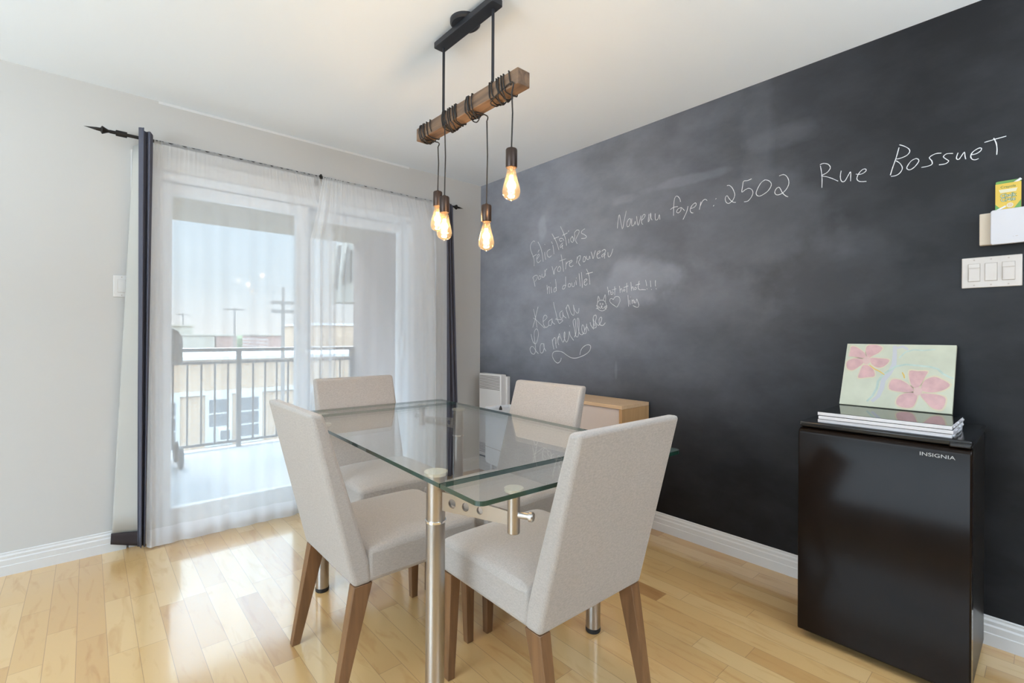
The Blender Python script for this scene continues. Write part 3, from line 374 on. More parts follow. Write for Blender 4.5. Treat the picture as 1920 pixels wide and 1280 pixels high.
  '28650,19495 28625,19384 28590,19226 28552,19074 28515,18946 28477,18824 28442,18709 28411,18592 28384,18481 28365,18404|28661,19604 28701,19580 28758,19545 28815,19503 28871,19455 28926,19400 28968,19348 28992,19302 29004,19257 29001,19214 28982,19170 28948,19126 28904,19089 28844,19063 28774,19044 28707,19032 28647,19027 28591,19030 28553,19032|28553,18961 28590,18926 28641,18873 28686,18814 28722,18745 28752,18670 28764,18598 28752,18533 28723,18472 28688,18422 28649,18386 28604,18360 28555,18343 28496,18337 28433,18339 28387,18342|29205,18883 29166,18873 29110,18857 29056,18827 29007,18771 28961,18701 28927,18639 28911,18596 28908,18561 28917,18531 28940,18500 28974,18474 29014,18465 29061,18478 29114,18509 29164,18550 29213,18608 29260,18677 29290,18736 29295,18778 29284,18811 29269,18838 29248,18859 29223,18873 29205,18883|29987,18883 29940,18893 29873,18907 29806,18907 29735,18886 29665,18851 29622,18809 29630,18761 29666,18707 29695,18655 29708,18605 29714,18556 29706,18518 29678,18493 29635,18478 29583,18469 29512,18465 29432,18467 29375,18469|30332,18773 30280,18788 30208,18807 30146,18812 30099,18792 30062,18759 30047,18720 30067,18677 30109,18629 30146,18587 30175,18556 30199,18530 30206,18505 30188,18475 30153,18445 30108,18425 30044,18422 29971,18429 29918,18435|30477,18759 30460,18703 30438,18626 30429,18563 30443,18523 30469,18498 30497,18492 30521,18514 30546,18557 30573,18602 30603,18655 30634,18710 30658,18734 30669,18700 30673,18634 30677,18573 30684,18525 30692,18481 30697,18451|30855,18575 30889,18573 30937,18571 30985,18577 31032,18597 31079,18626 31113,18656 31131,18690 31137,18726 31131,18753 31111,18767 31078,18773 31040,18766 30991,18743 30937,18708 30892,18667 30864,18624 30845,18576 30837,18529 30841,18483 30855,18439 30875,18403 30902,18377 30935,18360 30968,18352 31002,18356 31036,18369 31059,18378|31212,18945 31289,18955 31398,18969 31507,18982 31614,18992 31721,19001 31794,19007|31462,19033 31480,18984 31504,18914 31525,18839 31538,18764 31547,18685 31552,18606 31552,18523 31548,18441 31544,18384',
 ],
}

# ------------------------------------------------------------------ setting
H = 2.44
XL, YF = -6.0, -7.0
structure('floor', box(XL - 0.2, 0.0, YF - 0.2, 0.2, -0.1, 0.0), M['floor'], smooth=False)
structure('ceiling', box(XL - 0.2, 0.2, YF - 0.2, 0.2, H, H + 0.15), M['ceil'], smooth=False)
DX0, DX1, DZ = -2.30, -0.66, 2.06
def holed_wall(name, axis, pos, thick, a0, a1, h0, h1, z0, z1, m):
    """wall in the plane axis=pos with one rectangular opening"""
    bm = bmesh.new(); p0, p1 = sorted((pos, pos + thick))
    def B(u0, u1, b, t):
        if u1 > u0 and t > b: add_box(bm, *((u0, u1, p0, p1) if axis == 'y' else (p0, p1, u0, u1)), b, t)
    B(a0, h0, 0, H); B(h1, a1, 0, H); B(h0, h1, z1, H); B(h0, h1, 0, z0)
    return structure(name, bm, m, smooth=False)
holed_wall('wall_back', 'y', 0.0, 0.2, XL, 0.0, DX0, DX1, 0.0, DZ, M['wall'])
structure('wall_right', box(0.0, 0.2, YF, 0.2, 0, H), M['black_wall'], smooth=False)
structure('wall_front', box(XL, 0.2, YF - 0.2, YF, 0, H), M['far_wall'], smooth=False)
holed_wall('wall_left', 'x', XL, -0.2, YF, 0.2, -3.9, -1.1, 0.6, 2.3, M['wall'])
def window(name, x0, x1, z0, z1, mtx):
    bm = bmesh.new()
    for a in ((x0, x1, -0.04, 0.04, z0, z0 + 0.06), (x0, x1, -0.04, 0.04, z1 - 0.06, z1), (x0, x0 + 0.06, -0.04, 0.04, z0 + 0.06, z1 - 0.06), (x1 - 0.06, x1, -0.04, 0.04, z0 + 0.06, z1 - 0.06)): add_box(bm, *a)
    add_box(bm, (x0 + x1) / 2 - 0.03, (x0 + x1) / 2 + 0.03, -0.035, 0.035, z0 + 0.06, z1 - 0.06)
    f = structure(name, xform(bm, mtx), M['door'], smooth=False)
    obj('pane', xform(box(x0 + 0.05, x1 - 0.05, -0.004, 0.004, z0 + 0.05, z1 - 0.05), mtx), M['pane'], f, smooth=False)
window('window_1', -1.4, 1.4, 0.6, 2.3, Matrix.Translation((XL - 0.1, -2.5, 0)) @ Matrix.Rotation(PI / 2, 4, 'Z'))

# baseboards, moulded profile (depth from wall, height)
BB = [(0, 0), (0.015, 0), (0.015, 0.045), (0.0125, 0.048), (0.0125, 0.072), (0.009, 0.078), (0.009, 0.090), (0.005, 0.097), (0.005, 0.104), (0.002, 0.107), (0, 0.107)]
structure('baseboard_back', prism([(-d, z) for d, z in BB], 'x', XL, DX0 - 0.09), M['trim'], angle=25)
structure('baseboard_back_corner', prism([(-d, z) for d, z in BB], 'x', DX1 + 0.17, -0.016), M['trim'], angle=25)
structure('baseboard_right', prism([(-d, z) for d, z in BB], 'y', YF, 0.0), M['trim'], angle=25)
# narrow strip of ceiling paint carried down onto the wall above the patio door
structure('trim_1', box(-2.26, -0.7, -0.0015, 0.0, H - 0.013, H), M['strip'], smooth=False)
# casing round the patio door
bm = bmesh.new()
add_box(bm, DX0 - 0.08, DX0, -0.014, 0, 0, DZ + 0.08); add_box(bm, DX1, DX1 + 0.16, -0.014, 0, 0, DZ + 0.08); add_box(bm, DX0, DX1, -0.014, 0, DZ, DZ + 0.08)
structure('trim_2', bm, M['trim'], bevel=0.003)

# patio door: outer frame, two sashes with panes
bm = bmesh.new()
add_box(bm, DX0, DX0 + 0.045, -0.005, 0.15, 0.03, DZ); add_box(bm, DX1 - 0.045, DX1, -0.005, 0.15, 0.03, DZ)
add_box(bm, DX0 + 0.045, DX1 - 0.045, -0.005, 0.15, DZ - 0.05, DZ); add_box(bm, DX0, DX1, -0.005, 0.18, 0.0, 0.03)
door = structure('door_1', bm, M['door'], bevel=0.003)
def sash(gx0, gx1, x0, x1, y):
    bm = bmesh.new(); z0, z1, g0, g1 = 0.032, 2.008, 0.155, 1.942
    add_box(bm, x0, gx0, y, y + 0.045, z0, z1); add_box(bm, gx1, x1, y, y + 0.045, z0, z1)
    add_box(bm, gx0, gx1, y, y + 0.045, g1, z1); add_box(bm, gx0, gx1, y, y + 0.045, z0, g0)
    s = obj('sash', bm, M['door'], door, bevel=0.004)
    obj('pane', box(gx0 - 0.005, gx1 + 0.005, y + 0.018, y + 0.026, g0 - 0.005, g1 + 0.005), M['pane'], s, smooth=False)
    return s
s1 = sash(-2.193, -1.52, DX0 + 0.047, -1.44, 0.02)
s2 = sash(-1.40, -0.742, -1.49, DX1 - 0.047, 0.085)
hd = bmesh.new(); add_box(hd, -0.725, -0.705, 0.035, 0.085, 0.95, 1.15); obj('handle', hd, M['door'], s2, bevel=0.006)

# ------------------------------------------------------------------ balcony
structure('balcony_floor', box(-3.6, 0.1, 0.2, 2.48, -0.16, -0.03), M['balcony'], smooth=False)
structure('balcony_ceiling', box(-3.6, 0.1, 0.2, 2.42, 2.265, 2.44), M['soffit'], smooth=False)
structure('balcony_wall', box(-0.11, 0.10, 0.2, 2.40, -0.03, 2.265), M['stucco'], smooth=False)
rl = empty('balcony_railing', (-1.85, 2.4, -0.03), 0, 'dark metal balcony railing of thin upright bars outside the patio door', 'railing')
def local(bm, o): return xform(bm, Matrix.Translation(-o.location))
RX0, RX1 = -3.55, -0.11
obj('top_rail', local(box(RX0, RX1, 2.375, 2.425, 0.965, 1.0), rl), M['rail'], rl, bevel=0.004)
obj('lower_rail', local(box(RX0, RX1, 2.385, 2.415, 0.84, 0.868), rl), M['rail'], rl, bevel=0.003)
obj('bottom_rail', local(box(RX0, RX1, 2.385, 2.415, 0.015, 0.04), rl), M['rail'], rl, bevel=0.003)
for px in (-3.53, -2.45, -1.355, -0.135): obj('post', local(box(px - 0.022, px + 0.022, 2.378, 2.422, -0.03, 0.965), rl), M['rail'], rl, bevel=0.002)
x = -3.46
while x < -0.2:
    if min(abs(x - q) for q in (-2.45, -1.355)) > 0.05: obj('baluster', local(box(x - 0.008, x + 0.008, 2.392, 2.408, 0.04, 0.84), rl), M['rail'], rl, smooth=False)
    x += 0.118
gr = empty('barbecue_grill', (-2.285, 1.95, -0.03), 0, 'grey barbecue with rounded lid on the balcony beside the railing', 'barbecue')
def arc(cx, cz, rx, rz, a0, a1, n): return [(cx + rx * math.cos(a0 + (a1 - a0) * i / n), cz + rz * math.sin(a0 + (a1 - a0) * i / n)) for i in range(n + 1)]
lid = [(-0.36, 0.88)] + arc(-0.26, 1.08, 0.10, 0.12, PI, PI / 2, 6) + arc(0.26, 1.08, 0.10, 0.12, PI / 2, 0, 6) + [(0.36, 0.88)]
obj('lid', prism([(a, b + 0.03) for a, b in lid], 'y', -0.22, 0.22), M['grill'], gr, bevel=0.03, seg=3)
obj('lid_handle', tube([(-0.22, -0.25, 1.0), (-0.22, -0.29, 1.0), (0.22, -0.29, 1.0), (0.22, -0.25, 1.0)], 0.012), M['chrome'], gr)
obj('firebox', box(-0.28, 0.28, -0.21, 0.21, 0.74, 0.905), M['grill_dark'], gr, bevel=0.02)
for sx in (-1, 1):
    for sy in (-1, 1): obj('leg', box(sx * 0.25 - 0.015, sx * 0.25 + 0.015, sy * 0.18 - 0.015, sy * 0.18 + 0.015, 0.0, 0.74), M['grill_dark'], gr)
obj('shelf', box(-0.265, 0.265, -0.2, 0.2, 0.22, 0.25), M['grill_dark'], gr)
for sy in (-1, 1): obj('wheel', xform(lathe([(0, -0.015), (0.09, -0.015), (0.09, 0.015), (0, 0.015)], n=20), Matrix.Translation((0.352, sy * 0.16, 0.09)) @ Matrix.Rotation(PI / 2, 4, 'Y')), M['grill_dark'], gr)

# ------------------------------------------------------------------ across the street
structure('street', box(-40, 60, 3.2, 120, -4.6, -4.5), M['ground'], smooth=False)
bb = empty('brick_building', (2.0, 14.0, -4.5), 0, 'orange brick building with white framed windows across the street', 'building')
obj('wall', xform(box(-8, 14, 14, 24, -4.5, 0.34), Matrix.Translation((-2, -14, 4.5))), M['brick'], bb, smooth=False)
obj('roof', xform(box(-8.15, 14.15, 13.85, 24.15, 0.34, 0.44), Matrix.Translation((-2, -14, 4.5))), M['roof'], bb, smooth=False)
obj('belt_course', xform(box(-8, 14, 13.93, 14.0, -0.75, -0.62), Matrix.Translation((-2, -14, 4.5))), M['stone'], bb, smooth=False)
for i, xw in enumerate((-6.2, -4.4, -2.6, -0.85, 0.52, 1.39, 3.2, 5.0, 6.4, 8.2)):
    bm = bmesh.new(); wd = 0.36
    add_box(bm, xw - wd, xw + wd, 13.92, 14.0, -2.35, -0.75)
    f = obj('window', xform(bm, Matrix.Translation((-2, -14, 4.5))), M['stone'], bb, smooth=False)
    bm = bmesh.new()
    for z0, z1 in ((-1.30, -0.90), (-1.72, -1.36), (-2.12, -1.78)):
        if not (xw == 0.52 and z1 < -1.7): add_box(bm, xw - 0.26, xw + 0.25, 13.905, 13.925, z0, z1)
    obj('pane', xform(bm, Matrix.Translation((-2, -14, 4.5))), M['dark_pane'], f, smooth=False)
ac = empty('air_conditioner', (0.60, 13.9, -2.13), 0, 'white window air conditioner in the brick building across the street', 'air conditioner')
obj('case', box(-0.16, 0.17, -0.45, 0.015, 0.0, 0.38), M['stone'], ac, bevel=0.02); obj('grille', box(-0.12, 0.13, -0.46, -0.44, 0.06, 0.32), M['dark_pane'], ac, smooth=False)

def far_building(name, label, boxes, m):
    o = empty(name, ((boxes[0][0] + boxes[0][1]) / 2, boxes[0][2], -4.5), 0, label, 'building')
    bm = bmesh.new(); rf = bmesh.new()
    for (x0, x1, y0, y1, z1) in boxes:
        add_box(bm, x0, x1, y0, y1, -4.5, z1); add_box(rf, x0 - 0.1, x1 + 0.1, y0 - 0.1, y1 + 0.1, z1, z1 + 0.14)
    T = Matrix.Translation(-o.location)
    obj('wall', xform(bm, T), M[m], o, smooth=False); obj('roof', xform(rf, T), M['beige_b' if m != 'brick' else 'roof'], o, smooth=False)
    return o
far_building('beige_building', 'distant beige flat-roofed building with a stepped roof, left of the railing post', [(-4, 5.7, 45, 55, 0.95), (-4, 4.4, 47, 55, 1.75)], 'beige_b')
far_building('red_building', 'distant low red building just right of the beige flat-roofed one', [(6.0, 7.6, 46, 54, 0.9)], 'red')
far_building('red_brick_block', 'distant red brick block behind the utility pole with cross-arms', [(10.0, 12.9, 45, 55, 0.95)], 'red')
far_building('tan_brick_block', 'tan brick block with roof vents beside the stucco balcony wall', [(7.9, 13.7, 26.5, 33, 1.68)], 'brick')
tr = empty('leafy_tree', (11.2, 60, -4.5), 0, 'small distant tree between the red roofs', 'tree')
obj('trunk', tube([(0, 0, 0), (0.05, 0, 2.2), (0, 0, 4.2)], [0.16, 0.12, 0.06]), M['pole'], tr)
bm = bmesh.new()
for i in range(26):
    a, r = random.uniform(0, 6.28), random.uniform(0, 0.75); zc = 4.3 + random.uniform(-0.7, 0.9)
    mt = Matrix.Translation((r * math.cos(a), r * math.sin(a), zc)) @ Matrix.Scale(random.uniform(0.3, 0.55), 4)
    bmesh.ops.create_icosphere(bm, subdivisions=1, radius=1.0, matrix=mt)
obj('crown', bm, M['leaf'], tr)
def pole(x, y, z, arms, label, r=0.1):
    o = empty('utility_pole', (x, y, -4.5), 0, label, 'utility pole', 'utility poles on the skyline')
    obj('mast', tube([(0, 0, 0), (0, 0, z + 4.5)], [r, r * 0.7]), M['pole'], o)
    for (zz, hw) in arms: obj('cross_arm', box(-hw, hw, -0.05, 0.05, zz + 4.44, zz + 4.54), M['pole'], o, smooth=False)
pole(5.2, 35, 2.95, ((2.85, 0.62),), 'distant utility pole with one long cross-arm, above the red roofs', 0.10)
pole(4.89, 57, 3.25, ((3.1, 0.6),), 'faintest and farthest utility pole, above the beige building', 0.10)
pole(1.97, 12.5, 2.58, ((2.12, 0.34), (1.85, 0.34)), 'nearest utility pole with two cross-arms, rising past the brick building', 0.07)
for z in (3.35, 3.6, 4.05):
    tag(obj('power_line', tube([(-30 + 3 * i, 22 + 0.02 * i, z + 0.0016 * (i - 10) ** 2 - 0.15) for i in range(21)], 0.012, n=5), M['pole']), 'thin overhead wire crossing the pale sky', 'wire', 'overhead wires')
structure('neighbour_wall', box(0.78, 3.0, 3.9, 4.4, -4.5, 5.0), M['awning'], smooth=False)
aw = empty('neighbour_awning', (0.45, 4.0, 1.64), 0, 'beige slatted awning of the next building beyond the stucco balcony wall', 'awning')
obj('canopy', xform(prism([(0.40, 1.65), (0.95, 1.65), (0.95, 2.60), (0.46, 2.60), (0.36, 2.05)], 'y', 3.95, 4.5), Matrix.Translation((-0.45, -4.0, -1.64))), M['awning'], aw, smooth=False)
for q in ([(0.24, 1.82), (0.285, 1.82), (0.345, 2.5), (0.30, 2.5)], [(0.385, 1.93), (0.425, 1.93), (0.49, 2.45), (0.45, 2.5)], [(0.50, 1.95), (0.512, 1.95), (0.52, 2.45), (0.508, 2.45)]):
    obj('slat', xform(prism(q, 'y', 3.90, 3.96), Matrix.Translation((-0.45, -4.0, -1.64))), M['awning_dark'], aw, smooth=False)

# ------------------------------------------------------------------ curtains
def sheet(bm, xt, xb, ztop, zbot, yf, ns=120, nt=26, kx=1.0, mi=0):
    """hanging cloth: xt(s), xb(s) give the top and bottom outline, yf(s,t) the fold depth"""
    g = []
    for j in range(nt + 1):
        t = j / nt; row = []
        for i in range(ns + 1):
            s = i / ns; zt = ztop(s) if callable(ztop) else ztop; zb = zbot(s) if callable(zbot) else zbot
            row.append(bm.verts.new((lerp(xt(s), xb(s), min(1.0, t * kx)), yf(s, t), zt * (1 - t) + zb * t)))
        g.append(row)
    for j in range(nt):
        for i in range(ns): bm.faces.new((g[j][i], g[j + 1][i], g[j + 1][i + 1], g[j][i + 1])).material_index = mi
def lerp(a, b, t): return a + (b - a) * t
def piecewise(k):
    def f(s):
        for (s0, v0), (s1, v1) in zip(k, k[1:]):
            if s <= s1: return lerp(v0, v1, (s - s0) / (s1 - s0))
        return k[-1][1]
    return f
def ripple(seed, terms, amp):
    r = random.Random(seed); ph = [(n, r.uniform(0, 6.28), a, r.uniform(-1.2, 1.2)) for n, a in terms]
    def f(s, t): return sum(a * math.sin(2 * PI * n * s + p + d * t) for n, p, a, d in ph) * amp(s, t)
    return f
RY, RZ = -0.085, 2.186
def make_sheer(label, kt, kb, seed, base, lip, dens, zb, cloth='sheer'):
    xt, xb = piecewise(kt), piecewise(kb)
    rp = ripple(seed, ((5, 0.5), (9, 0.6), (14, 0.35)), lambda s, t: dens(s) * min(1, t * 2.5) ** 0.8)
    cr = ripple(seed + 5, ((47, 0.5), (71, 0.5)), lambda s, t: 0.0018 * max(0, 1 - t * 9))
    yf = lambda s, t: RY - lip - lerp(0, RY - base, min(1, t * 9)) - 0.012 * t + rp(s, t) + cr(s, t)
    bm = bmesh.new(); sheet(bm, xt, xb, lambda s: RZ + 0.003 + 0.005 * math.sin(150 * s) * math.sin(37 * s), zb, yf, 170, 40, kx=5.0)
    o = obj('sheer_curtain', bm, M[cloth])
    tag(o, label, 'curtain', 'white sheer curtains on the patio door rod')
    bm = bmesh.new(); hz = 0.095
    def xm(s): return xb(s)
    zb2 = zb if callable(zb) else (lambda s: zb)
    sheet(bm, xm, xb, lambda s: zb2(s) + hz, lambda s: zb2(s), lambda s, t: yf(s, 1 - (1 - t) * hz / RZ) - 0.002, 120, 3)
    obj('hem', bm, M['sheer_hem'], o)
    # rod pocket: back layer passing behind the rod
    bm = bmesh.new()
    sheet(bm, xt, xt, lambda s: RZ + 0.016, RZ - 0.022, lambda s, t: RY + 0.014 + cr(s, 0) * 0.6, 120, 3)
    obj('rod_pocket', bm, M['sheer'], o)
    return o
make_sheer('white sheer curtain beside the grey drape, over the door half showing the balcony railing',
           [(0, -2.288), (0.10, -2.25), (0.16, -2.19), (0.62, -1.72), (0.80, -1.56), (1.0, -1.416)],
           [(0, -2.310), (0.12, -2.24), (0.20, -2.16), (0.62, -1.70), (0.80, -1.50), (1.0, -1.30)], 3, RY - 0.002, 0.013, lambda s: 0.007 + 0.016 * max(0, 1 - s / 0.14) + 0.016 * max(0, (s - 0.6) / 0.4),
           lambda s: 0.012 - 0.006 * s)
make_sheer('white sheer curtain hanging behind the hanging bulbs and the farthest dining chair',
           [(0, -1.392), (0.20, -1.31), (0.36, -1.23), (0.72, -0.80), (0.86, -0.63), (1.0, -0.458)],
           [(0, -1.49), (0.20, -1.36), (0.36, -1.25), (0.70, -0.78), (0.84, -0.61), (1.0, -0.455)], 11, RY - 0.050, 0.018, lambda s: 0.006 + 0.012 * max(0, 1 - s / 0.3) + 0.030 * max(0, (s - 0.66) / 0.34),
           lambda s: 0.008, 'sheer_thick')
def drape(label, xt0, xt1, xb0, xb1, ztop, zbot, seed, n, amp, y):
    e = empty('blackout_drape', ((xt0 + xt1) / 2, y, zbot), 0, label, 'curtain', 'dark drapes at the ends of the curtain rod')
    bm = bmesh.new()
    rp = ripple(seed, ((n, 1.0), (n * 2.3, 0.25)), lambda s, t: amp)
    sheet(bm, lambda s: lerp(xt0, xt1, s) + 0.004 * math.sin(9 * s), lambda s: lerp(xb0, xb1, s), lambda s: ztop - 0.03 * s, zbot, lambda s, t: y + rp(s, t), 60, 30)
    for v in bm.verts: v.co -= e.location
    o = obj('drape_panel', bm, M['drape'], e); so = o.modifiers.new('thickness', 'SOLIDIFY'); so.thickness = 0.003
    return e
d1 = drape('narrow gathered dark grey drape with white lining folded out beside the light switch', -2.354, -2.294, -2.347, -2.316, 2.235, 0.03, 4, 2.0, 0.016, -0.124)
bm = bmesh.new()
lin0 = lambda s: lerp(-2.372, -2.345, s)
sheet(bm, lin0, lambda s: lerp(-2.452, -2.342, s), 2.15, 0.105, lambda s, t: -0.045 - 0.055 * s - 0.004 * math.sin(3 * s + 2 * t), 14, 20)
for v in bm.verts: v.co -= d1.location
o = obj('lining', bm, M['lining'], d1); so = o.modifiers.new('thickness', 'SOLIDIFY'); so.thickness = 0.002
tag(o, 'white lining turned outwards')
bm = bmesh.new()
sheet(bm, lambda s: lerp(-2.4545, -2.340, s), lambda s: lerp(-2.457, -2.340, s), 0.108, lambda s: lerp(0.052, 0.030, s), lambda s, t: -0.049 - 0.057 * s, 10, 3)
for v in bm.verts: v.co -= d1.location
o = obj('hem', bm, M['hem'], d1); so = o.modifiers.new('thickness', 'SOLIDIFY'); so.thickness = 0.002
drape('narrow dark drape at the blackboard end of the curtain rod', -0.450, -0.385, -0.40, -0.305, 2.21, 0.03, 9, 2.2, 0.018, -0.120)

rod = empty('curtain_rod', (-1.4, RY, RZ), 0, 'thin dark curtain rod with spear-shaped finials above the patio door', 'curtain rod')
obj('pole', tube([(-1.07, 0, 0), (1.03, 0, 0)], 0.0085, 12), M['rod'], rod)
def finial(sx, x0):
    bm = lathe([(0.0085, 0.0), (0.015, 0.0), (0.015, 0.045), (0.0075, 0.047), (0.0075, 0.075), (0.010, 0.08), (0.020, 0.098), (0.019, 0.101), (0.009, 0.106), (0.008, 0.12), (0.0, 0.17)], n=14)
    xform(bm, Matrix.Translation((x0, 0, 0)) @ Matrix.Rotation(sx * PI / 2, 4, 'Y'))
    obj('finial', bm, M['rod'], rod)
finial(-1, -1.0); finial(1, 0.985)
for bx in (-0.93, 0.0, 0.95):
    bm = bmesh.new(); add_tube(bm, [(bx, 0.083, 0.012), (bx, 0.03, 0.014), (bx, -0.005, 0.016), (bx, -0.014, 0.004), (bx, -0.014, -0.012)], 0.006, 8); add_box(bm, bx - 0.012, bx + 0.012, 0.081, 0.085, -0.03, 0.03)
    obj('bracket', bm, M['rod'], rod)

# ------------------------------------------------------------------ dining chairs
def make_chair():
    e = empty('dining_chair', (0, 0, 0))
    wb, zb, zt = 0.225, 0.36, 0.914
    # backrest: side outline (y, z), padded slab leaning back
    out = [(0.0, zb), (0.060, zb), (0.050, 0.43), (0.030, 0.50), (-0.040, 0.73), (-0.097, zt), (-0.138, zt + 0.001), (-0.080, 0.68)]
    bm = prism(out, 'x', -wb, wb)
    obj('backrest', bm, M['linen'], e, bevel=0.013, seg=4, angle=50)
    # seat: slightly crowned cushion
    n = 10; bm = bmesh.new(); L = 0.478; g = {}
    for i in range(n + 1):
        for j in range(n + 1):
            u, v = i / n, j / n; x = lerp(-wb, wb, u) ; y = lerp(0.045, L, v)
            cr = (4 * u * (1 - u)) ** 0.5 * (4 * max(0, v * (1 - v))) ** 0.5 if 0 < v < 1 else 0
            g[i, j] = bm.verts.new((x, y, 0.468 + 0.026 * (cr ** 0.6 if cr > 0 else 0)))
    for i in range(n):
        for j in range(n): bm.faces.new((g[i, j], g[i + 1, j], g[i + 1, j + 1], g[i, j + 1]))
    ring = [g[i, 0] for i in range(n + 1)] + [g[n, j] for j in range(1, n + 1)] + [g[i, n] for i in range(n - 1, -1, -1)] + [g[0, j] for j in range(n - 1, 0, -1)]
    low = [bm.verts.new((v.co.x, v.co.y, zb)) for v in ring]
    for i in range(len(ring)): k = (i + 1) % len(ring); bm.faces.new((ring[k], ring[i], low[i], low[k]))
    bm.faces.new(low[::-1])
    bmesh.ops.recalc_face_normals(bm, faces=bm.faces)
    obj('seat', bm, M['linen'], e, bevel=0.016, seg=3, angle=50)
    for s in (-1, 1):
        a, b = sorted((s * (wb - 0.006), s * (wb - 0.032))); c, d = sorted((s * (wb - 0.004), s * (wb - 0.044)))
        obj('leg', hexa([(a, 0.440, 0), (b, 0.440, 0), (b, 0.468, 0), (a, 0.468, 0), (c, 0.425, zb), (d, 0.425, zb), (d, 0.470, zb), (c, 0.470, zb)]), M['leg'], e, bevel=0.002)
        a, b = sorted((s * (wb - 0.010), s * (wb - 0.036)))
        obj('leg', hexa([(a, -0.060, 0), (b, -0.060, 0), (b, -0.030, 0), (a, -0.030, 0), (c, 0.002, zb), (d, 0.002, zb), (d, 0.062, zb), (c, 0.062, zb)]), M['leg'], e, bevel=0.002)
    return e
def dup(root, loc, rz, label):
    r = root.copy(); C.objects.link(r); r.location = loc; r.rotation_euler = (0, 0, rz); r['label'] = label
    for ch in list(root.children):
        c = ch.copy(); C.objects.link(c); c.parent = r
        for gch in ch.children:
            d = gch.copy(); C.objects.link(d); d.parent = c
    return r
chair = make_chair(); chair.location = (-1.923, -1.634, 0); chair.rotation_euler = (0, 0, math.radians(-90.27))
tag(chair, 'beige linen dining chair on the patio door side of the glass table, its back turned to the sheers', 'chair', 'dining chairs around the glass table')
chair['label'] = 'beige linen dining chair on the window side, its pale back overlapping the farther chair'
dup(chair, (-1.436, -2.414, 0), math.radians(-0.95), 'nearest beige linen dining chair, its whole back turned to us beside the black fridge')
dup(chair, (-1.43, -0.822, 0), math.radians(179.8), 'beige linen dining chair facing us at the far table end, before the sheers')
dup(chair, (-0.93, -1.624, 0), math.radians(91.57), 'beige linen dining chair along the black wall, partly hiding the birch cabinet')

# ------------------------------------------------------------------ glass dining table
tb = empty('glass_dining_table', (-1.402, -1.61, 0), math.radians(-2.6), 'rectangular clear glass extending dining table on four round steel legs', 'table')
def rounded_rect(x0, x1, y0, y1, r, corners):
    o = []
    for (cx, cy, a, on) in ((x1, y1, 0, corners[0]), (x0, y1, 90, corners[1]), (x0, y0, 180, corners[2]), (x1, y0, 270, corners[3])):
        if not on: o.append((cx, cy)); continue
        ccx = cx - r if cx == x1 else cx + r; ccy = cy - r if cy == y1 else cy + r
        o += [(ccx + r * math.cos(math.radians(a + 15 * k)), ccy + r * math.sin(math.radians(a + 15 * k))) for k in range(7)]
    return o
def glass_slab(name, outline, z0, z1):
    bm = prism(outline, 'z', z0, z1)
    for f in bm.faces: f.material_index = 0 if abs(f.normal.z) > 0.9 else 1
    return obj(name, bm, [M['glass'], M['glass_edge']], tb, smooth=False)
TW = 0.425
glass_slab('glass_top', rounded_rect(-TW, TW, -0.640, 0.640, 0.012, (0, 0, 0, 0)), 0.750, 0.762)
glass_slab('extension_leaf', rounded_rect(-TW, TW, -0.823, -0.644, 0.022, (0, 0, 1, 1)), 0.750, 0.762)
glass_slab('extension_leaf', rounded_rect(-TW, TW, 0.644, 0.806, 0.022, (1, 1, 0, 0)), 0.750, 0.762)
LX, LYN, LYF = 0.365, -0.480, 0.480
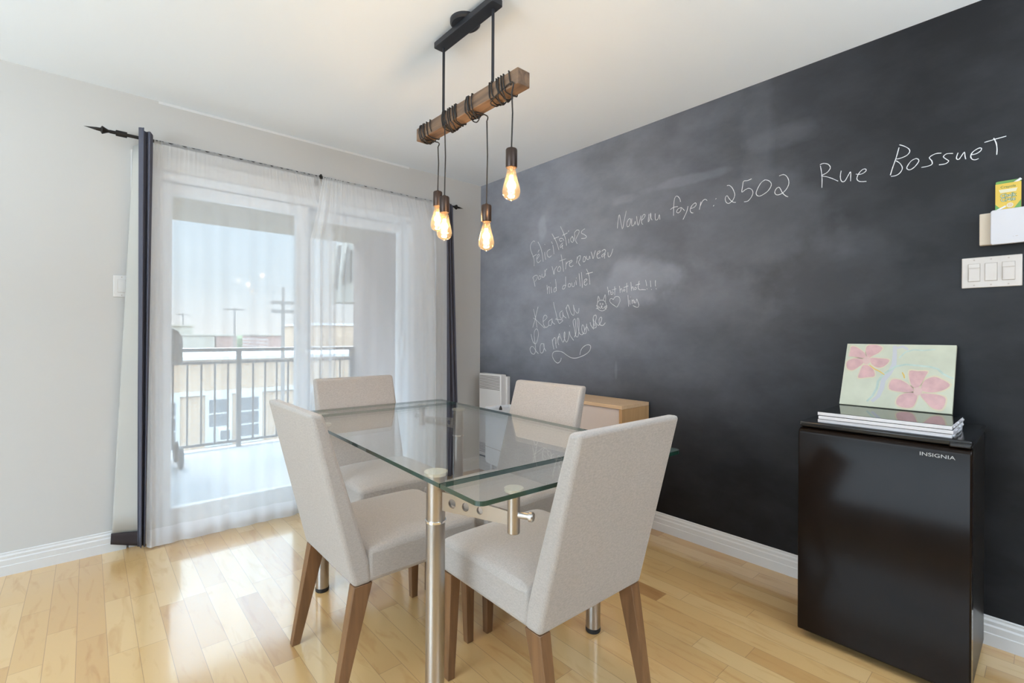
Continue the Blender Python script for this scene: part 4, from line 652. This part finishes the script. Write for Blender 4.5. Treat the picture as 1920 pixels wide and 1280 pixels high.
for lx, ly, py in ((-0.352, -0.496, -0.757), (0.360, -0.483, -0.757), (-0.374, 0.473, 0.740), (0.352, 0.486, 0.740)):
    lg = obj('leg', lathe([(0.0, 0.018), (0.028, 0.018), (0.028, 0.604), (0.0275, 0.606), (0.028, 0.608), (0.028, 0.740), (0.0, 0.740)], (lx, ly, 0), 28), M['steel'], tb)
    obj('collar_ring', lathe([(0.028, 0.601), (0.031, 0.602), (0.031, 0.608), (0.028, 0.609)], (lx, ly, 0), 28, False), M['chrome'], lg)
    obj('mounting_disc', lathe([(0.0, 0.740), (0.033, 0.740), (0.035, 0.743), (0.035, 0.7498), (0.0, 0.7498)], (lx, ly, 0), 28), M['disc'], lg)
    obj('foot', lathe([(0.0, 0.0), (0.026, 0.0), (0.029, 0.004), (0.029, 0.018), (0.0, 0.018)], (lx, ly, 0), 24), M['rubber'], lg)
    # swinging arm with three holes out to the leaf support
    sx = 1 if lx < 0 else -1
    px, pyy = lx + sx * 0.085, py
    v = Vector((px - lx, pyy - ly, 0)); ln = v.length; ang = math.atan2(v.y, v.x)
    def arm(cu):
        def poly(pts):
            s = cu.splines.new('POLY'); s.points.add(len(pts) - 1); s.use_cyclic_u = True
            for q, p in zip(s.points, pts): q.co = (p[0], p[1], 0, 1)
        poly([(0.026, -0.0275), (ln - 0.015, -0.018), (ln - 0.015, 0.018), (0.026, 0.0275)])
        for hx, hr in ((0.066, 0.0135), (0.115, 0.0125), (0.165, 0.0105)): poly([(hx + hr * math.cos(2 * PI * k / 20), hr * math.sin(2 * PI * k / 20)) for k in range(20)])
    bm = curve_mesh('CURVE', arm, extrude=0.004)
    xform(bm, Matrix.Translation((lx, ly, 0.667)) @ Matrix.Rotation(ang, 4, 'Z') @ Matrix.Rotation(PI / 2, 4, 'X'))
    ar = obj('support_arm', bm, M['steel'], tb, angle=30)
    obj('support_post', lathe([(0.0, 0.630), (0.0155, 0.630), (0.017, 0.632), (0.017, 0.740), (0.0, 0.740)], (px, pyy, 0), 22), M['steel'], ar)
    obj('post_disc', lathe([(0.0, 0.740), (0.024, 0.740), (0.026, 0.743), (0.026, 0.7498), (0.0, 0.7498)], (px, pyy, 0), 24), M['disc'], ar)
    bm = lathe([(0.0, 0.012), (0.0085, 0.012), (0.0085, 0.046), (0.013, 0.046), (0.013, 0.054), (0.010, 0.057), (0.0, 0.057)], n=18)
    ka = ang + sx * math.radians(8) 
    xform(bm, Matrix.Translation((px, pyy, 0.680)) @ Matrix.Rotation(ka, 4, 'Z') @ Matrix.Rotation(PI / 2, 4, 'Y'))
    obj('locking_knob', bm, M['steel'], ar)

# ------------------------------------------------------------------ pendant lamp
pl = empty('pendant_lamp', (-1.395, -1.70, H), 0, 'rustic beam pendant lamp with cord-wrapped wood and four glowing filament bulbs', 'lamp')
LO = pl.location
def pobj(name, bm, m, parent=None, **k):
    return obj(name, xform(bm, Matrix.Translation(-LO)), m, parent or pl, **k)
pobj('ceiling_plate', lathe([(0.0, 0.0), (0.062, 0.0), (0.062, -0.012), (0.055, -0.018), (0.0, -0.018)], (-1.395, -1.695, H), 36), M['lamp_black'])
cp = rounded_rect(-1.426, -1.372, -1.908, -1.503, 0.008, (1, 1, 1, 1))
pobj('canopy_bar', prism(cp, 'z', 2.400, 2.424), M['lamp_black'], bevel=0.002)
for ry in (-1.532, -1.872): pobj('rod', tube([(-1.392, ry, 2.095), (-1.392, ry, 2.402)], 0.0058, 12), M['lamp_black'])
BX0, BX1, BY0, BY1, BZ0, BZ1 = -1.420, -1.361, -2.046, -1.352, 2.041, 2.098
pobj('beam', box(BX0, BX1, BY0, BY1, BZ0, BZ1), M['beam'], bevel=0.003)
def smooth_path(pts, k=4):
    P = [Vector(p) for p in pts]; out = []
    for i in range(len(P) - 1):
        a, b, c, d = P[max(i - 1, 0)], P[i], P[i + 1], P[min(i + 2, len(P) - 1)]
        for j in range(k):
            t = j / k; out.append(0.5 * ((2 * b) + (c - a) * t + (2 * a - 5 * b + 4 * c - d) * t * t + (3 * b - a - 3 * c + d) * t ** 3))
    return out + [P[-1]]
def wraps(ylist, seed, drop):
    """cord wound loosely round the beam at the given y's, then hanging straight to the socket"""
    r = random.Random(seed); cx, cz = (BX0 + BX1) / 2, (BZ0 + BZ1) / 2; hx = (BX1 - BX0) / 2 + 0.0034; hz = (BZ1 - BZ0) / 2 + 0.0034
    pts = []
    for k, y in enumerate(ylist):
        y2 = ylist[k + 1] if k + 1 < len(ylist) else y
        sl = r.uniform(0.006, 0.020) ; sag = r.choice((0.003, 0.008, 0.014, 0.024)); bow = r.uniform(0.001, 0.006)
        # left face going up, top, right face going down, underside coming back
        loop = [(-1, -.8, 0), (-1, 0, bow), (-1, .8, 0), (-.8, 1, 0), (.8, 1, 0), (1, .8, 0), (1, -.8, 0), (.75, -1, 0), (0, -1, sag), (-.75, -1, sag * .3)]
        for q, (a, b, o) in enumerate(loop):
            x = cx + a * hx - (o if a == -1 else 0); z = cz + b * hz - (o if b == -1 else 0)
            pts.append((x, lerp(y, y2, q / len(loop)) + sl * (a * 0.9 + b * 0.25), z))
    dx, dy, dz = drop
    pts += [(dx, dy, BZ0 + 0.01 if dx < cx - 0.02 else BZ0 - 0.008), (dx, dy, BZ0 - 0.03)]
    return smooth_path(pts) + [Vector((dx + 0.0015, dy - 0.003, lerp(BZ0, dz, 0.45))), Vector((dx + 0.0005, dy, dz + 0.02)), Vector((dx, dy, dz))]
BUL = [  # cord winds, hang point (x, y, socket top)
    ((-2.005, -1.965, -1.952, -1.940, -1.925, -1.900, -1.885), (-1.426, -2.022, 1.815), 1),
    ((-1.735, -1.752, -1.742, -1.728, -1.775), (-1.352, -1.787, 1.676), 2),
    ((-1.665, -1.655, -1.635, -1.622, -1.605, -1.592, -1.560, -1.575), (-1.426, -1.596, 1.736), 3),
    ((-1.475, -1.440, -1.415, -1.405, -1.392, -1.380), (-1.352, -1.428, 1.809), 4)]
for ys, (dx, dy, dz), sd in BUL:
    cbm = tube(wraps(ys, sd, (dx, dy, dz)), 0.0026, 6)
    if sd == 2:   # slack loop hanging under the beam
        add_tube(cbm, smooth_path([(-1.385, -1.728, 2.038), (-1.388, -1.742, 2.016), (-1.392, -1.772, 2.000), (-1.395, -1.792, 2.006), (-1.393, -1.786, 2.024), (-1.389, -1.758, 2.032), (-1.385, -1.735, 2.037)]), 0.0024, 6)
    pobj('cord', cbm, M['cord'])
    pobj('socket', lathe([(0.0, 0.004), (0.006, 0.004), (0.008, 0.0), (0.0185, -0.002), (0.0205, -0.006), (0.0205, -0.066), (0.019, -0.069), (0.0, -0.069)], (dx, dy, dz), 24), M['socket'])
    bz = dz - 0.066
    prof = [(0.014, 0.0), (0.0155, -0.012), (0.0185, -0.028), (0.0235, -0.048), (0.0285, -0.066), (0.0318, -0.082), (0.0320, -0.090), (0.0300, -0.100), (0.0240, -0.109), (0.0150, -0.1145), (0.0075, -0.1165), (0.0055, -0.119), (0.0, -0.1205)]
    bu = pobj('bulb', lathe(prof, (dx, dy, bz), 28, False), M['bulb'])
    fm = bmesh.new(); n = 8
    for k in range(n):
        a = 2 * PI * k / n; a2 = 2 * PI * (k + 0.5) / n
        add_tube(fm, [(dx + 0.0055 * math.cos(a), dy + 0.0055 * math.sin(a), bz - 0.030), (dx + 0.0105 * math.cos(a2), dy + 0.0105 * math.sin(a2), bz - 0.092)], 0.0011, 5)
        a3 = a + 2 * PI / n
        add_tube(fm, [(dx + 0.0105 * math.cos(a2), dy + 0.0105 * math.sin(a2), bz - 0.092), (dx + 0.0055 * math.cos(a3), dy + 0.0055 * math.sin(a3), bz - 0.030)], 0.0011, 5)
    pobj('filament', fm, M['filament'], bu)
    st = pobj('stem', lathe([(0.010, 0.0), (0.006, -0.015), (0.003, -0.03), (0.0025, -0.055), (0.0, -0.056)], (dx, dy, bz), 12), M['bulb'], bu)
    lamp('bulb_glow', 'POINT', (dx, dy, bz - 0.06), (0, 0, 0), 3.2, (1.0, 0.72, 0.44), shadow_soft_size=0.02)

# ------------------------------------------------------------------ fridge and what stands on it
fr = empty('mini_fridge', (-0.49, -2.889, 0), 0, 'glossy black mini fridge standing against the blackboard wall', 'fridge')
FW = 0.244
obj('cabinet', box(0.055, 0.46, -FW + 0.004, FW - 0.004, 0.02, 0.805), M['fridge_edge'], fr, bevel=0.006)
obj('worktop', box(0.012, 0.462, -FW, FW, 0.806, 0.828), M['fridge_top'], fr, bevel=0.007, seg=3)
dr = obj('door', prism([(0.0, 0.03), (0.0, 0.784), (0.006, 0.797), (0.02, 0.803), (0.05, 0.803), (0.05, 0.03)], 'y', -FW, FW), M['fridge'], fr, bevel=0.005, seg=3, angle=40)
bm = text_bm('INSIGNIA', 0.0165, 0.0004, 1.28, 'CENTER'); xform(bm, Matrix.Translation((-0.0006, -0.161, 0.770)) @ Matrix.Rotation(-PI / 2, 4, 'Z') @ Matrix.Rotation(PI / 2, 4, 'X'))
obj('lettering', bm, M['silver'], dr, smooth=False)
obj('hinge_cover', box(0.004, 0.05, -FW + 0.002, -FW + 0.055, 0.8045, 0.8185), M['fridge_edge'], fr, bevel=0.004)
for fx in (0.10, 0.42):
    for fy in (-0.2, 0.2): obj('foot', lathe([(0, 0), (0.018, 0), (0.018, 0.022), (0, 0.022)], (fx, fy, 0), 14), M['rubber'], fr)
def board(z, dx, dy, rz, label):
    e = empty('picture_board', (-0.332 + dx, -2.895 + dy, z), rz, label, 'art board', 'art boards stacked on the fridge')
    obj('panel', box(-0.133, 0.133, -0.19, 0.19, 0.0, 0.0118), M['board_edge'], e, bevel=0.001)
    obj('face', box(-0.132, 0.132, -0.189, 0.189, 0.0119, 0.0132), M['board_top'], e, smooth=False)
    bm = bmesh.new(); r = random.Random(int(z * 1e4))
    for s in (-1, 1):
        for k in range(7):
            x = r.uniform(-0.12, 0.12); bmesh.ops.create_icosphere(bm, subdivisions=1, radius=0.006, matrix=Matrix.Translation((x, s * 0.1915, 0.006)) @ Matrix.Diagonal((1.6, 0.7, 0.8, 1)))
    obj('folded_canvas_corner', bm, M['board_edge'], e)
board(0.8282, 0.004, 0.002, 0.0, 'white-edged black art board, lowest of the three stacked on the fridge')
board(0.8418, -0.001, -0.001, 0.006, 'white-edged black art board, middle of the three stacked on the fridge')
board(0.8554, 0.0, 0.001, -0.004, 'glossy black art board topping the stack on the fridge, under the flower painting')
# flower canvas, leaning on the wall
def can_uv(x, y):
    v = (y - 90) / lerp(905, 1030, (x - 120) / 1650.0); xl = lerp(170, 120, v); return (x - xl) / (1775 - xl), v
CWD, CHT, CT = 0.356, 0.280, 0.018
cv = empty('flower_painting', (-0.150, -2.872, 0.8690), 0, 'canvas painted with two pink flowers, leaning on the black wall above the fridge', 'painting')
bm = bmesh.new()
add_box(bm, 0.0, CT, -CWD / 2, CWD / 2, 0.0, CHT)
def paint(pts, lift, mi, close_smooth=True):
    p = [can_uv(x, y) for x, y in pts]
    if close_smooth:
        n = len(p); q = []
        for i in range(n):
            a, b, c, d = [Vector(p[(i + k) % n]) for k in (-1, 0, 1, 2)]
            for t in (0, 0.33, 0.66): q.append(0.5 * ((2 * b) + (-a + c) * t + (2 * a - 5 * b + 4 * c - d) * t * t + (-a + 3 * b - 3 * c + d) * t ** 3))
        p = q
    p = [(min(0.998, max(0.002, u)), min(0.998, max(0.002, v))) for u, v in p]
    f = bm.faces.new([bm.verts.new((-lift, CWD / 2 - u * CWD, CHT - v * CHT)) for u, v in p]); f.material_index = mi
    f.normal_update()
    if f.normal.x > 0: f.normal_flip()
def ribbon(pts, wd, lift, mi):
    P = [Vector(can_uv(x, y)) for x, y in pts]; L, R = [], []
    for i, p in enumerate(P):
        d = (P[min(i + 1, len(P) - 1)] - P[max(i - 1, 0)]); d = Vector((-d.y / CWD * CHT, d.x * CWD / CHT)).normalized() if d.length else Vector((1, 0))
        ww = wd * (0.5 + 0.5 * math.sin(PI * (0.15 + 0.7 * i / (len(P) - 1))))
        L.append(p + d * ww); R.append(p - d * ww)
    for i in range(len(P) - 1):
        vs_ = [bm.verts.new((-lift, CWD / 2 - min(.998, max(.002, q.x)) * CWD, CHT - min(.998, max(.002, q.y)) * CHT)) for q in (L[i], L[i + 1], R[i + 1], R[i])]
        f = bm.faces.new(vs_); f.material_index = mi; f.normal_update()
        if f.normal.x > 0: f.normal_flip()
ribbon([(560, 960), (640, 880), (700, 760), (710, 660), (770, 570), (860, 500), (960, 430), (1100, 400), (1300, 415), (1450, 430), (1550, 460), (1620, 530), (1690, 570), (1760, 600)], 0.014, 0.0002, 3)
ribbon([(640, 960), (730, 880), (775, 760), (790, 640), (870, 540), (930, 400), (930, 250), (920, 110)], 0.024, 0.00015, 4)
ribbon([(1000, 300), (1080, 210), (1200, 170), (1330, 180), (1500, 160)], 0.010, 0.0002, 3); ribbon([(950, 150), (1040, 120), (1120, 170)], 0.02, 0.00015, 4)
FL1 = [[(240, 135), (330, 145), (460, 230), (490, 300), (420, 310), (300, 290), (215, 280), (228, 200)], [(520, 110), (640, 104), (735, 150), (690, 220), (600, 270), (530, 305), (490, 250), (480, 160)], [(560, 312), (700, 310), (840, 325), (845, 370), (770, 440), (680, 452), (590, 400)], [(450, 430), (520, 420), (620, 480), (650, 580), (550, 600), (400, 612), (410, 530)], [(190, 370), (300, 320), (450, 330), (460, 380), (380, 450), (290, 497), (200, 470)]]
FL2 = [[(1160, 500), (1280, 498), (1412, 500), (1390, 570), (1310, 735), (1230, 740), (1180, 650)], [(910, 640), (1020, 630), (1130, 680), (1240, 770), (1200, 812), (1050, 810), (888, 770)], [(1340, 760), (1380, 640), (1500, 580), (1600, 610), (1722, 690), (1650, 770), (1500, 812), (1370, 795)], [(1010, 930), (1060, 860), (1190, 820), (1290, 850), (1290, 930), (1240, 1032), (1120, 1042), (1020, 1000)], [(1340, 850), (1420, 830), (1600, 850), (1682, 910), (1640, 1052), (1520, 1040), (1420, 950)]]
for FL, cc in ((FL1, (505, 345)), (FL2, (1300, 800))):
    for p in FL:
        gx = sum(q[0] for q in p) / len(p); gy = sum(q[1] for q in p) / len(p)
        paint([(gx + (x - gx) * 1.14, gy + (y - gy) * 1.18) for x, y in p], 0.0003, 2)
    for p in FL: paint(p, 0.0004, 1)
    paint([(cc[0] + 62 * math.cos(a * PI / 4), cc[1] + 62 * math.sin(a * PI / 4)) for a in range(8)], 0.0005, 5)
ribbon([(560, 420), (640, 475), (720, 510), (800, 560)], 0.008, 0.0006, 6); ribbon([(1060, 520), (1085, 560), (1100, 610)], 0.007, 0.0006, 6)
lean = math.atan2(0.118, 0.254)
cvo = obj('canvas', xform(bm, Matrix.Rotation(lean, 4, 'Y')), [M['canvas'], M['petal'], M['halo'], M['teal'], M['lilac'], M['core'], M['ochre']], cv, smooth=False)

# ------------------------------------------------------------------ black wall: heater, drawer box, cabinet, switches, chalk
ht = empty('wall_heater', (0, -0.235, 0.155), 0, 'white wall convector heater with slotted grilles in the room corner', 'heater')
obj('back_box', box(-0.035, -0.0005, -0.165, 0.135, 0.01, 0.665), M['heater'], ht, bevel=0.004)
obj('body', box(-0.088, -0.03, -0.150, 0.130, 0.0, 0.680), M['heater'], ht, bevel=0.006)
for nm, z0, k in (('upper_grille', 0.555, 10), ('lower_grille', 0.03, 7)):
    bm = bmesh.new()
    for i in range(k): add_box(bm, -0.0895, -0.080, -0.138, 0.122, z0 + 0.0115 * i, z0 + 0.0115 * i + 0.0048)
    obj(nm, bm, M['groove'], ht, smooth=False)
wbx = empty('drawer_box', (-0.135, -0.62, 0), math.radians(-6), 'glossy white rounded box with a tray top between the corner heater and birch cabinet', 'drawer box')
obj('body', prism(rounded_rect(-0.235, 0.235, 0.165, 0.575, 0.035, (0, 0, 1, 1)), 'x', -0.125, 0.105), M['white'], wbx, bevel=0.006, angle=40)
obj('seam', box(-0.1262, -0.1245, -0.234, 0.234, 0.292, 0.296), M['line'], wbx, smooth=False)
bm = bmesh.new(); add_box(bm, -0.125, 0.105, 0.215, 0.235, 0.575, 0.597); add_box(bm, -0.125, 0.105, -0.235, -0.215, 0.575, 0.597); add_box(bm, 0.085, 0.105, -0.215, 0.215, 0.575, 0.597)
obj('tray_rim', bm, M['white'], wbx, bevel=0.003)
for a in (-0.09, 0.07):
    for b in (-0.19, 0.19): obj('leg', tube([(a, b, 0), (a, b, 0.17)], 0.012, 10), M['white'], wbx)
kn = tag(obj('dark_stopper', lathe([(0, 0), (0.012, 0), (0.012, 0.010), (0.004, 0.030), (0, 0.032)], (-0.16, -0.47, 0.5752), 14), M['rod']), 'small dark cone lying on the tray of the white drawer box', 'stopper')

cb = empty('birch_cabinet', (0, -1.275, 0), 0, 'low birch cabinet with pale inset front against the blackboard wall', 'cabinet')
CY = 0.41
obj('top_panel', box(-0.291, -0.018, -CY, CY, 0.735, 0.755), M['birch'], cb, bevel=0.0012)
for s in (-1, 1): a, b = sorted((s * CY, s * (CY - 0.02))); obj('side_panel', box(-0.291, -0.018, a, b, 0.0, 0.7345), M['birch_side'], cb, bevel=0.0012)
obj('divider', box(-0.289, -0.03, -0.01, 0.01, 0.08, 0.7345), M['birch'], cb, bevel=0.001)
obj('shelf', box(-0.285, -0.03, -CY + 0.021, CY - 0.021, 0.395, 0.413), M['birch'], cb); obj('bottom_panel', box(-0.289, -0.03, -CY + 0.021, CY - 0.021, 0.06, 0.078), M['birch'], cb)
obj('inset_panel', box(-0.278, -0.266, -CY + 0.0202, -0.0102, 0.415, 0.7342), M['cubby'], cb, smooth=False)
obj('back_panel', box(-0.028, -0.018, -CY + 0.021, CY - 0.021, 0.08, 0.734), M['cubby'], cb, smooth=False)

def gang_plate(name, loc, rz, n, label, m):
    e = empty(name, loc, rz, label, 'light switch')
    W = 0.07 + 0.046 * (n - 1)
    obj('cover_plate', box(-W / 2, W / 2, -0.0065, -0.0003, -0.058, 0.058), M[m], e, bevel=0.0025)
    for k in range(n):
        x = -0.046 * (n - 1) / 2 + 0.046 * k
        gap = obj('opening', box(x - 0.0175, x + 0.0175, -0.0069, -0.006, -0.0345, 0.0345), M['line'], e, smooth=False)
        bm = hexa([(x - 0.0162, -0.0088, -0.033), (x + 0.0162, -0.0088, -0.033), (x + 0.0162, -0.0062, -0.033), (x - 0.0162, -0.0062, -0.033), (x - 0.0162, -0.0112, 0.033), (x + 0.0162, -0.0112, 0.033), (x + 0.0162, -0.0062, 0.033), (x - 0.0162, -0.0062, 0.033)])
        r = obj('rocker', bm, M[m], e, bevel=0.001)
        if n == 3 and k in (0, 2):
            bm = bmesh.new(); add_box(bm, x - 0.0165, x + 0.0165, -0.0122, -0.0105, 0.014 if k else 0.017, 0.0155 if k else 0.0185); add_box(bm, x - 0.0155, x - 0.0143, -0.0120, -0.009, -0.026, 0.014)
            obj('slider_gap', bm, M['line'], r, smooth=False)
        for zz in (-0.048, 0.048): obj('screw', xform(lathe([(0, 0), (0.0028, 0), (0.0028, 0.0012), (0, 0.0014)], n=10), Matrix.Translation((x, -0.0064, zz)) @ Matrix.Rotation(PI / 2, 4, 'X')), M['line'], e)
gang_plate('switch_plate', (0, -3.1415, 1.401), -PI / 2, 3, 'cream three-gang switch plate on the black wall below the white chalk holder', 'cream')
gang_plate('switch_plate', (-2.415, 0, 1.402), 0, 1, 'white single light switch beside the folded-out curtain lining', 'trim')

hl = empty('chalk_holder', (0, -3.20, 1.496), 0, 'white wall holder beneath the yellow chalk box, cut off at the picture edge', 'holder')
obj('back_shell', box(-0.030, -0.0005, -0.085, 0.089, 0.004, 0.122), M['holder_side'], hl, bevel=0.002)
obj('front_cover', xform(prism(rounded_rect(-0.085, 0.0585, 0.0, 0.127, 0.008, (1, 1, 1, 1)), 'x', -0.046, -0.0305), Matrix.Identity(4)), M['holder'], hl, bevel=0.002)
bm = bmesh.new(); add_box(bm, -0.0465, -0.046, -0.012, -0.006, 0.024, 0.026); add_box(bm, -0.0465, -0.046, -0.002, 0.001, 0.024, 0.025)
obj('logo_mark', bm, M['line'], hl, smooth=False)
cx_ = empty('chalk_box', (-0.018, -3.186, 1.620), 0, 'yellow and green chalk carton standing on the white wall holder', 'chalk box')
CBW, CBH, CBD = 0.033, 0.100, 0.011
obj('carton', box(-CBD, CBD, -CBW, CBW, 0, CBH), M['yellow'], cx_, bevel=0.0006)
obj('tuck_flap', prism([(-CBW, CBH), (CBW, CBH), (CBW, CBH + 0.012), (CBW - 0.004, CBH + 0.014), (-CBW + 0.004, CBH + 0.014), (-CBW, CBH + 0.012)], 'x', CBD - 0.002, CBD), M['green'], cx_, smooth=False)
obj('flap_slot', box(CBD - 0.0026, CBD - 0.0021, -0.012, 0.012, CBH + 0.0002, CBH + 0.004), M['hole'], cx_, smooth=False)
def front(pts, lift, m, name):
    bm = bmesh.new(); f = bm.faces.new([bm.verts.new((-CBD - lift, -a, b)) for a, b in pts]); f.normal_update()
    if f.normal.x > 0: f.normal_flip()
    r = bmesh.ops.extrude_face_region(bm, geom=list(bm.faces)); bmesh.ops.translate(bm, vec=(lift * 0.9, 0, 0), verts=[v for v in r['geom'] if isinstance(v, bmesh.types.BMVert)])
    bmesh.ops.recalc_face_normals(bm, faces=bm.faces)
    return obj(name, bm, M[m], cx_, smooth=False)
front([(-CBW, 0.0), (-0.012, 0.0), (-CBW, 0.026)], 0.0003, 'green', 'green_corner'); front([(CBW, 0.0), (0.012, 0.0), (CBW, 0.034)], 0.0003, 'green', 'green_corner')
front([(-0.024, 0.078), (0.024, 0.078), (0.020, 0.066), (-0.020, 0.066)], 0.0003, 'pale', 'white_banner')
front([(0.005 + 0.009 * math.cos(k * PI / 8), 0.018 + 0.009 * math.sin(k * PI / 8)) for k in range(16)], 0.0003, 'halo', 'count_badge')
def ctext(s, size, z, m, lift, y=0.0, sx=1.0):
    bm = text_bm(s, size, 0.0001, sx); xform(bm, Matrix.Translation((-CBD - lift, -y, z)) @ Matrix.Rotation(-PI / 2, 4, 'Z') @ Matrix.Rotation(PI / 2, 4, 'X'))
    obj('lettering', bm, M[m], cx_, smooth=False)
ctext('Crayola', 0.0125, 0.0865, 'dgreen', 0.0004)
for s, z in (('Chalk', 0.054), ('Craie', 0.0395)):
    bm = text_bm(s, 0.0185, 0.0001, 0.92, offset=0.0012); xform(bm, Matrix.Translation((-CBD - 0.0003, 0, z)) @ Matrix.Rotation(-PI / 2, 4, 'Z') @ Matrix.Rotation(PI / 2, 4, 'X')); obj('lettering', bm, M['dgreen'], cx_, smooth=False)
    ctext(s, 0.0185, z, 'pale', 0.0007, 0, 0.92)
ctext('12', 0.011, 0.018, 'pink', 0.0007, 0.005)
obj('printed_chalk_stick', xform(box(-0.0004, 0.0, -0.013, 0.013, -0.0028, 0.0028), Matrix.Translation((-CBD - 0.0003, 0.017, 0.010)) @ Matrix.Rotation(-0.5, 4, 'X')), M['chalk'], cx_, smooth=False)
stk = xform(lathe([(0, 0), (0.004, 0), (0.0045, 0.001), (0.0045, 0.02), (0, 0.02)], n=12), Matrix.Translation((-0.0005, -0.016, 0.0995)) @ Matrix.Rotation(0.95, 4, 'X'))
obj('chalk_stick', stk, M['chalk'], cx_)

def chalk(name, label, strokes, r, cat='chalk writing'):
    e = None; allp = []
    for words in strokes:
        for st in words.split('|'):
            for q in st.split(): a, b = q.split(','); allp.append((-int(a) / 1e4, int(b) / 1e4))
    cy = sum(p[0] for p in allp) / len(allp); cz = min(p[1] for p in allp)
    e = empty(name, (0, cy, cz), 0, label, cat)
    rnd = random.Random(len(allp))
    for nm, words in zip(PARTS, strokes):
        bm = bmesh.new()
        for st in words.split('|'):
            pts = [(-int(q.split(',')[0]) / 1e4 - cy, int(q.split(',')[1]) / 1e4 - cz) for q in st.split()]
            rr = [r * rnd.uniform(0.75, 1.15) for _ in pts]
            b2 = bmesh.new(); add_tube(b2, [(0, y, z) for y, z in pts], rr, 6)
            for v in b2.verts: v.co.x = v.co.x * 0.30 - 0.0003
            me = bpy.data.meshes.new('t'); b2.to_mesh(me); b2.free(); bm.from_mesh(me); bpy.data.meshes.remove(me)
        obj(nm, bm, M['chalk'], e)
    return e
PARTS = ['text_line'] * 3
chalk('chalk_message', 'three lines of handwritten chalk congratulations nearest the room corner', CHALK['congrats'], 0.0019)
PARTS = ['text_line', 'text_line', 'flourish']
chalk('chalk_signature', 'two looping chalk lines ending in a swirl, below the congratulations', CHALK['praise'], 0.0019)
PARTS = ['text_line', 'text_line', 'cat_face', 'heart']
chalk('chalk_doodle', 'small chalk cat face and heart with three hot words over a wiped patch', CHALK['doodle'], 0.0016, 'chalk drawing')
PARTS = ['word', 'word', 'number', 'word', 'word']
chalk('chalk_address', 'long rising chalk line giving a house number and street across the black wall', CHALK['address'], 0.0016)
